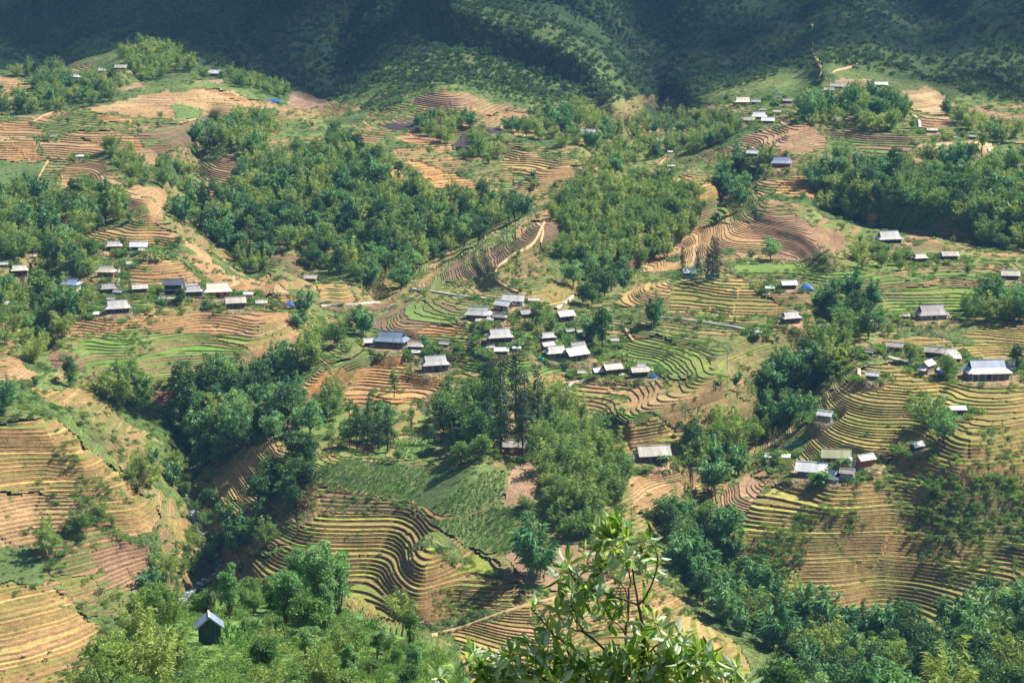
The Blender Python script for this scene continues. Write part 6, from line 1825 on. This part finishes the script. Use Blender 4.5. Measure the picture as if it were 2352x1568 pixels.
tarp(1503,855,3.4,2.2,'blue bundle beside the leaning white shed',M['blue'],1.1)
tarp(924,1,1,1,'',M['blue']) if False else None
tarp(2163,864,3,2,'blue barrel cover below the leaning tan roof',M['blue'],1.2)
tarp(1858,1246,2.0,1.2,'pink bundle on a terrace of the right hill',M['pink'],.7) if False else None

# people at work on the terraces
def person_mesh(seed, bent, shirt, legs, hat):
    """one continuous body grown round a posed skeleton"""
    r = random.Random(seed)
    b = bent
    hip = Vector((0, 0, .88)); ch = hip + Vector((0, -.46*math.sin(b), .46*math.cos(b))); nk = ch + Vector((0, -.16*math.sin(b), .16*math.cos(b)))
    hd = nk + Vector((0, -.2*math.sin(b*.8), .2*math.cos(b*.8)))
    pts = [hip, ch, nk, hd]; ed = [(0, 1), (1, 2), (2, 3)]; rad = [.15, .17, .06, .11]
    for s in (-1, 1):
        i = len(pts)
        pts += [hip+Vector((s*.1, 0, -.06)), Vector((s*.13, -.06-.08*s, .46)), Vector((s*.14, .02-.12*s, .06)), Vector((s*.14, -.16-.12*s, .03))]
        rad += [.1, .075, .05, .045]
        ed += [(0, i), (i, i+1), (i+1, i+2), (i+2, i+3)]
        j = len(pts)
        sh = ch+Vector((s*.19, 0, .04)); el = sh+Vector((s*.06, -.1, -.27)); ha = el+Vector((-s*.03, -.16, -.22))
        pts += [sh, el, ha]; rad += [.07, .05, .04]
        ed += [(1, j), (j, j+1), (j+1, j+2)]
    me = bpy.data.meshes.new('person'); me.from_pydata([tuple(p) for p in pts], ed, [])
    ob = bpy.data.objects.new('person', me); COL.objects.link(ob)
    m = ob.modifiers.new('skin', 'SKIN'); ob.modifiers.new('sub', 'SUBSURF').levels = 1
    for v, rr in zip(me.skin_vertices[0].data, rad): v.radius = (rr, rr)
    me.skin_vertices[0].data[0].use_root = True
    dg = bpy.context.evaluated_depsgraph_get()
    m2 = bpy.data.meshes.new_from_object(ob.evaluated_get(dg))
    bpy.data.objects.remove(ob)
    m2.materials.clear()
    for k in (shirt, legs, hat): m2.materials.append(k)
    zc = np.array([p.center.z for p in m2.polygons]); yc = np.array([p.center.y for p in m2.polygons])
    along = (zc-.88)*math.cos(b) - yc*math.sin(b)
    m2.polygons.foreach_set('material_index', np.where(along > .62, 2, np.where(zc < .86, 1, 0)).astype(np.int32))
    m2.polygons.foreach_set('use_smooth', np.ones(len(m2.polygons), bool)); m2.update()
    return m2
M['indigo'] = m_plain('indigo_cloth', (.025, .03, .06), .9, .2, 3)
M['skin'] = m_plain('hair_and_skin', (.12, .075, .05), .7, .2, 3)
PEOPLE = [(56,1497,1.1,'white','indigo','white','person in white bending on the lower left terraces, left of the one in red'),
 (107,1504,1.2,'red','indigo','skin','person in red bending low on the lower left terraces'),
 (190,1490,.3,'indigo','indigo','skin','person in dark clothes, left of two standing near the knoll bushes'),
 (202,1484,.2,'indigo','indigo','skin','person in dark clothes, right of two standing near the knoll bushes'),
 (156,1524,.9,'white','indigo','skin','person in pale shirt stooping below the pair in dark clothes'),
 (9,1528,1.0,'pink','indigo','white','person in pink at the left picture edge on the lower terraces'),
 (2270,1002,1.0,'blue','indigo','skin','person in blue bending on the right hill terraces'),
 (2281,978,1.0,'indigo','indigo','white','person with white hat bending above the one in blue'),
 (2303,983,1.0,'indigo','indigo','white','person with white hat bending nearest the right edge'),
 (2243,971,1.0,'red','indigo','white','person with reddish top stooping, upper left of the field group'),
 (1911,985,.9,'white','indigo','red','person in white beside the gully hut terraces'),
 (936,878,.3,'indigo','indigo','skin','person in dark clothes on the orange terraces'),
 (647,768,.9,'white','indigo','skin','person in white stooping on the right rim of the left bowl'),
 (625,770,.6,'indigo','indigo','skin','person in dark clothes on the right rim of the left bowl')]
for k, (u, v, b, a1, a2, a3, lab) in enumerate(PEOPLE):
    x, y, z = ground_top(u, v)
    o = link(bpy.data.objects.new('person', person_mesh(k, b, M[a1], M[a2], M[a3])))
    o.location = (x, y, z-.02); o.rotation_euler = (0, 0, random.uniform(-1.6, 1.6)); o.scale = (1, 1, 1)
    tag(o, lab, 'person')
# ------------------------------------------------------------------ flowering tree close to the viewpoint
def m_bigleaf():
    m, nt, out = new_mat('glossy_two_sided_leaf')
    geo = N(nt, 'ShaderNodeNewGeometry')
    oi = N(nt, 'ShaderNodeObjectInfo').outputs['Random']
    isl = geo.outputs['Random Per Island']
    n = noise(nt, geo.outputs['Position'], 60.0, 2, .6)
    rnd = N(nt, 'ShaderNodeMath', operation='FRACT')
    ad = N(nt, 'ShaderNodeMath', operation='ADD'); nt.links.new(oi, ad.inputs[0]); nt.links.new(isl, ad.inputs[1]); nt.links.new(ad.outputs[0], rnd.inputs[0])
    top = ramp(nt, rnd.outputs[0], [(0, (.06, .15, .02)), (.55, (.16, .29, .04)), (1, (.36, .43, .075))])
    und = ramp(nt, rnd.outputs[0], [(0, (.38, .48, .30)), (1, (.6, .66, .5))])
    c = mixc(nt, geo.outputs['Backfacing'], top, und)
    c = mixc(nt, 1.0, c, ramp(nt, n, [(.3, g3(.8)), (.7, g3(1.2))]), 'MULTIPLY')
    p = N(nt, 'ShaderNodeBsdfPrincipled')
    nt.links.new(c, p.inputs['Base Color']); p.inputs['Roughness'].default_value = .45; p.inputs['Specular IOR Level'].default_value = .5
    t = N(nt, 'ShaderNodeBsdfTranslucent')
    nt.links.new(mixc(nt, 1.0, top, (2.4, 2.3, 1.0), 'MULTIPLY'), t.inputs['Color'])
    mx = N(nt, 'ShaderNodeMixShader'); mx.inputs[0].default_value = .34
    nt.links.new(p.outputs[0], mx.inputs[1]); nt.links.new(t.outputs[0], mx.inputs[2]); nt.links.new(mx.outputs[0], out.inputs[0])
    return m
M['bigleaf'] = m_bigleaf()
M['twig'] = m_plain('lichen_spotted_bark', (.085, .065, .05), .9, .6, 60.0)
M['blossom'] = m_plain('rusty_blossom', (.48, .17, .035), .7, .4, 40.0)
M['cream'] = m_plain('cream_bud', (.75, .70, .52), .6, .2, 40.0)
TD = 15.0
NR = np.random.default_rng(77)
def Q8(p): return (1263.2+.2531*p[0], 1171.4+.2531*p[1])
def Q7(p): return (976.1+.2531*p[0], 1171.4+.2531*p[1])
def TP(uv, dd=0.0):
    return Vector(unproject(uv[0], uv[1], TD+dd))
fx, fy, fz = [float(a) for a in ground(1476, 3000)]
base = TP(Q8((838, 1900)))
troot = Vector((base.x*1.0, base.y, 0))
# ground height under the trunk
k_ = np.argmin((GX-base.x)**2+(GY-base.y)**2); gz_ = float(GZ.ravel()[k_])
tree = tag(empty('blossoming_tree', (base.x, base.y, gz_)), 'close leafy tree with rusty blossom clusters rising at the bottom of the picture', 'tree')
O = Vector((base.x, base.y, gz_))
BR = [
 ('trunk', 'W', [O+Vector((.1, .05, -.4)), O.lerp(base, .35)+Vector((.12, 0, 0)), O.lerp(base, .7)+Vector((-.05, 0, 0)), base], .085, .03),
 ('branch', 8, [(838,1900),(830,1400),(848,1250),(840,1060),(818,930),(800,860)], .03, .014),
 ('branch', 8, [(800,860),(775,720),(738,480),(712,330),(695,250),(640,150),(600,90)], .013, .004),
 ('branch', 8, [(800,860),(870,780),(935,640),(975,480),(968,380),(935,310)], .012, .004),
 ('branch', 8, [(800,862),(700,820),(600,790),(520,755),(430,740),(330,700),(250,650),(190,570),(165,490)], .011, .004),
 ('branch', 8, [(836,1700),(720,1450),(690,1180),(690,1130),(712,900),(718,720),(735,640),(700,520),(660,470),(600,390),(560,270),(510,200)], .02, .004),
 ('branch', 8, [(714,880),(680,720),(620,640),(540,600),(480,530)], .008, .003),
 ('branch', 8, [(836,1750),(760,1520),(630,1400),(520,1290),(420,1190),(310,1110),(220,1085),(130,1040),(60,920)], .02, .005),
 ('branch', 8, [(420,1190),(330,1120),(260,1040),(215,960),(190,870),(120,830)], .010, .004),
 ('branch', 8, [(310,1110),(400,1095),(500,1075),(540,1010)], .006, .003),
 ('branch', 8, [(690,1130),(640,1060),(560,980),(500,890)], .008, .003),
 ('branch', 8, [(835,1420),(900,1290),(1000,1200),(1080,1150),(1180,1110)], .012, .004),
 ('branch', 8, [(836,1800),(1000,1640),(1150,1540),(1300,1480),(1480,1420),(1560,1380)], .02, .005),
 ('branch', 8, [(1300,1480),(1330,1350),(1290,1240)], .008, .004),
 ('branch', 8, [(1150,1540),(1170,1400),(1200,1200)], .009, .004),
 ('branch', 7, [(1972,1850),(1700,1650),(1500,1560),(1340,1420),(1310,1300),(1250,1190),(1150,1100),(1060,1000),(990,920),(960,880)], .02, .004),
 ('branch', 7, [(1972,1880),(1500,1720),(1100,1540),(920,1460),(830,1380),(780,1310)], .02, .005),
 ('branch', 7, [(1500,1720),(900,1700),(620,1560),(510,1460),(430,1360),(400,1300)], .016, .004),
 ('branch', 7, [(900,1700),(400,1750),(180,1640),(140,1540)], .01, .004),
 ('branch', 8, [(1480,1420),(1600,1500),(1720,1520)], .008, .003),
]
tips = []; samples_b = []
for name, kind, pts, r0, r1 in BR:
    if kind == 'W':
        P = pts
    else:
        dd0 = NR.normal()*.12
        P = [TP((Q8 if kind == 8 else Q7)(p), dd0*i/len(pts)*2.0) for i, p in enumerate(pts)]
    # smooth the limb
    out = [P[0]]
    for i in range(len(P)-1):
        a = P[max(i-1, 0)]; b = P[i]; c = P[i+1]; d = P[min(i+2, len(P)-1)]
        for t in (.33, .67, 1.0):
            out.append(.5*((2*b)+(c-a)*t+(2*a-5*b+4*c-d)*t*t+(3*b-a-3*c+d)*t**3) + Vector(NR.normal(size=3))*.003)
    n = len(out)
    rads = [(r0+(r1-r0)*i/(n-1))*(1 if kind == 'W' else .72) for i in range(n)]
    MB().tube([tuple(q-O) for q in out], rads, 7).build(name, M['twig'], tree, True)
    if kind != 'W': samples_b += out[2:]
def leaf_proto(seed):
    r = np.random.default_rng(seed)
    rows = 7; ts = np.linspace(0, 1, rows); L = 1.0
    w = .145*np.sin(np.pi*np.clip(ts, 0, 1)**.85)**.8+.006
    curl = r.uniform(.05, .28); fold = r.uniform(.15, .5); tw = r.normal()*.25
    V = []
    for i, t in enumerate(ts):
        z = -curl*t*t; a = tw*t
        for s in (-1, 0, 1):
            x = s*w[i]*math.cos(a); zz = z + abs(s)*w[i]*fold + s*w[i]*math.sin(a)
            V.append((x, t*L, zz + .006*math.sin(t*40)*abs(s)))
    f = []
    for i in range(rows-1):
        for s in (0, 1):
            f.append((i*3+s, i*3+s+1, (i+1)*3+s+1, (i+1)*3+s))
    return np.array(V), np.array(f)
LP = [leaf_proto(i) for i in range(6)]
LM = [mesh_np('leaf', V, f, [M['bigleaf']], smooth=True) for V, f in LP]
C8 = [(600,80,10),(640,160,12),(500,190,12),(430,200,8),(690,250,10),(560,260,10),(600,330,10),(520,320,8),(440,260,6),(930,310,10),(900,250,6),(880,370,8),(975,460,5),(1000,420,4),(880,540,5),(850,420,5),
 (165,480,12),(190,570,8),(90,560,8),(330,480,8),(410,470,10),(300,400,4),(520,420,8),(480,520,10),(420,560,8),(330,700,12),(250,640,8),(360,740,8),(200,730,8),(600,690,8),(640,440,8),(720,420,5),
 (100,840,12),(60,900,10),(230,900,10),(200,860,8),(330,800,10),(420,830,10),(500,880,12),(620,900,10),(440,960,8),(700,1000,6),(540,1010,8),(300,960,8),(150,960,8),(850,830,6),(900,870,4),(950,1000,8),(980,1060,8),(880,1100,10),(850,1150,12),(760,1170,8),
 (1080,1150,10),(1180,1110,6),(1200,1180,12),(1280,1240,10),(1330,1300,10),(1130,1250,12),(1050,1300,12),(1440,1290,10),(1500,1360,8),(1600,1420,8),(1700,1440,4),(1560,1480,8),(1650,1540,8),(1770,1540,6),(1400,1400,12),(1250,1400,12),(1300,1500,12),(1150,1480,12),(1000,1450,12),(920,1400,10),(1480,1540,8),(820,1350,10),(720,1300,10),(640,1250,6),(780,1430,10),(700,1480,12),(600,1540,8),(880,1520,12)]
C7 = [(1010,850,8),(1120,1080,10),(1000,1060,5),(1200,1120,8),(1290,1180,6),(1080,1230,10),(960,1220,8),(1180,1300,12),(1250,1400,12),(1330,1420,12),(1090,1400,10),(1000,1320,10),(780,1300,14),(850,1260,8),(700,1360,10),(620,1330,6),(500,1310,8),(400,1300,8),(420,1380,8),(450,1290,6),(550,1420,10),(640,1450,12),(760,1430,12),(860,1440,12),(500,1500,10),(600,1540,12),(720,1530,12),(840,1540,12),(960,1500,12),(1060,1510,12),(1160,1480,12),(1260,1540,12),(1380,1500,12),(1500,1480,8),(1450,1400,5),(130,1510,6),(1420,1560,10),(1560,1560,8)]
for _ in range(75):
    a = NR.uniform(0, 1); u_ = 1075+a*640; v0 = np.interp(u_, [1075, 1180, 1300, 1450, 1560, 1640, 1720], [1520, 1490, 1500, 1480, 1460, 1490, 1545])
    v_ = v0+NR.uniform(0, 1)**.8*(1610-v0)
    C8.append(((u_-1263.2)/.2531, (v_-1171.4)/.2531, int(NR.integers(7, 12))))
SB = np.array([tuple(p) for p in samples_b])
leaves = []; tw_ = MB(); nb = 0
for (cx_, cy_, n), q in [(c, Q8) for c in C8] + [(c, Q7) for c in C7]:
    uv = q((cx_, cy_))
    d = SB - np.array(TP(uv)); kk_ = np.argmin((d**2).sum(1))
    bp = Vector(SB[kk_])
    tip = TP(uv, (bp.y-TP(uv).y)*.9 + NR.normal()*.10)
    ax = (tip-bp)
    if ax.length < .02: ax = Vector((NR.normal()*.4, NR.normal()*.4, 1))
    ax.normalize(); ax = (ax + Vector((0, 0, .55))).normalized()
    if (tip-bp).length > .03:
        mid = bp.lerp(tip, .5)+Vector((0, 0, -.02))
        tw_.tube([tuple(bp-O), tuple(mid-O), tuple(tip-O)], [.004, .0035, .003], 5)
    for i in range(int(n*1.4)):
        az = 2.4*i+NR.normal()*.4
        el = NR.uniform(-.5, 1.15) if cy_ > 300 else NR.uniform(.1, 1.35)
        side = ax.cross(Vector((math.cos(az), math.sin(az), .2))).normalized()
        dv = (ax*math.sin(el)+side*math.cos(el)+Vector((NR.normal()*.15, NR.normal()*.15, NR.normal()*.15))).normalized()
        up = Vector((NR.normal()*.6, NR.normal()*.6-.3, 1.0))*(1 if NR.random() < .55 else -1)
        X = dv.cross(up).normalized(); Z = X.cross(dv)
        Lf = .118*NR.uniform(.5, 1.35)
        p = tip + ax*NR.uniform(-.06, .02) + dv*.008
        Mx = Matrix((X, dv, Z)).transposed().to_4x4()*Lf; Mx[3][3] = 1
        Mx.translation = p-O
        leaves.append((Mx, NR.integers(6), uv[1]))
    if NR.random() < .55:
        for i in range(NR.integers(3, 7)):
            c = tip-O+Vector(NR.normal(size=3))*.014; rr = NR.uniform(.004, .008)
            MB().tube([tuple(c-Vector((0, 0, rr))), tuple(c), tuple(c+Vector((0, 0, rr)))], [rr*.4, rr, rr*.3], 6).build('blossom', M['cream'] if NR.random() < .25 else M['blossom'], tree, True)
tw_.build('twigs', M['twig'], tree, True)
order = list(range(len(leaves))); NR.shuffle(order)
order.sort(key=lambda i: leaves[i][2] > 1500)
for i in order[:290]:
    o = link(bpy.data.objects.new('leaf', LM[leaves[i][1]]), tree); o.matrix_local = leaves[i][0]
Vs = []; Fs = []; c0 = 0
for i in order[290:]:
    Mx, k, _ = leaves[i]; V, f = LP[k]
    A = np.array(Mx); Vs.append(V@A[:3, :3].T+A[:3, 3]); Fs.append(f+c0); c0 += len(V)
fo = link(bpy.data.objects.new('foliage', mesh_np('foliage', np.concatenate(Vs), np.concatenate(Fs), [M['bigleaf']], smooth=True)), tree)
fo['kind'] = 'stuff'
print('near leaves', len(leaves))
# ------------------------------------------------------------------ clouds whose shadow lies on the mountain, and the hazy air
def m_cloud():
    m, nt, out = new_mat('cloud_white')
    d = N(nt, 'ShaderNodeBsdfDiffuse'); d.inputs[0].default_value = (.9, .9, .92, 1)
    nt.links.new(d.outputs[0], out.inputs[0])
    return m
M['cloud'] = m_cloud()
CLOUD_Z = 6500.0
CR = np.random.default_rng(12)
import bmesh
_bm = bmesh.new(); bmesh.ops.create_icosphere(_bm, subdivisions=2, radius=1.0)
ICO_V = np.array([v.co[:] for v in _bm.verts]); ICO_F = np.array([[v.index for v in f.verts] for f in _bm.faces]); _bm.free()
def cloud(poly, spacing, rad, label, keep=1.0):
    Vs = []; Fs = []; n0 = 0
    us = [p[0] for p in poly]; vs = [p[1] for p in poly]
    v = min(vs)
    while v < max(vs):
        u = min(us)
        while u < max(us):
            a = u+CR.uniform(-.4, .4)*spacing; b = v+CR.uniform(-.4, .4)*spacing*.5
            if pip(poly, np.array([a]), np.array([b]))[0] and CR.random() < keep:
                x, y, z = [float(q) for q in ground(a, max(b, -510))]
                t_ = (CLOUD_Z+CR.uniform(-30, 60)-z)/SUN_DIR.z
                c = np.array([x, y, z])+np.array(SUN_DIR)*t_
                r = rad*CR.uniform(.7, 1.3)
                q = ICO_V*(1+.22*CR.normal(size=(len(ICO_V), 1)))*np.array([r, r, r*.55])
                Vs.append(q+c); Fs.append(ICO_F+n0); n0 += len(ICO_V)
            u += spacing
        v += spacing*.5
    o = link(bpy.data.objects.new('cloud', mesh_np('cloud', np.concatenate(Vs), np.concatenate(Fs), [M['cloud']], smooth=True)))
    return tag(o, label, 'cloud', None, 'stuff')
cloud([(-700,-520),(1000,-520),(900,-120),(830,0),(770,95),(740,190),(700,215),(660,190),(600,172),(470,140),(380,95),(230,98),(120,112),(0,128),(-700,140)], 74, 25, 'broad white cloud field shading the left mountain wall', .6)
cloud([(1050,-520),(3050,-520),(3050,240),(2352,232),(2240,205),(2120,165),(2010,140),(1900,130),(1800,150),(1660,185),(1560,225),(1500,215),(1440,120),(1380,50),(1300,-40),(1180,-120)], 74, 25, 'broad white cloud field shading the right mountain wall', .6)
cloud([(960,-90),(1180,-90),(1290,60),(1390,160),(1330,190),(1200,120),(1100,140),(1010,120),(930,60)], 110, 18, 'thin broken cloud over the central mountain spur', .5)

def m_haze():
    m, nt, out = new_mat('thin_haze')
    p = N(nt, 'ShaderNodeVolumePrincipled')
    p.inputs['Color'].default_value = (.27, .58, 1.0, 1)
    p.inputs['Density'].default_value = .00007
    p.inputs['Anisotropy'].default_value = 0.0
    nt.links.new(p.outputs[0], out.inputs['Volume'])
    return m
zmin = float(GZ.min())-4.0; zmax = max(float(GZ.max())+22.0, CAMZ+8)
hz = MB().box(float(GX.min())-30, float(GX.max())+30, float(GY.min())-60, float(GY.max())+60, zmin, zmax).build('haze', m_haze())
tag(hz, 'thin bluish haze filling the valley air', 'haze', None, 'stuff')
print('haze box', zmin, zmax, float(GY.max()))
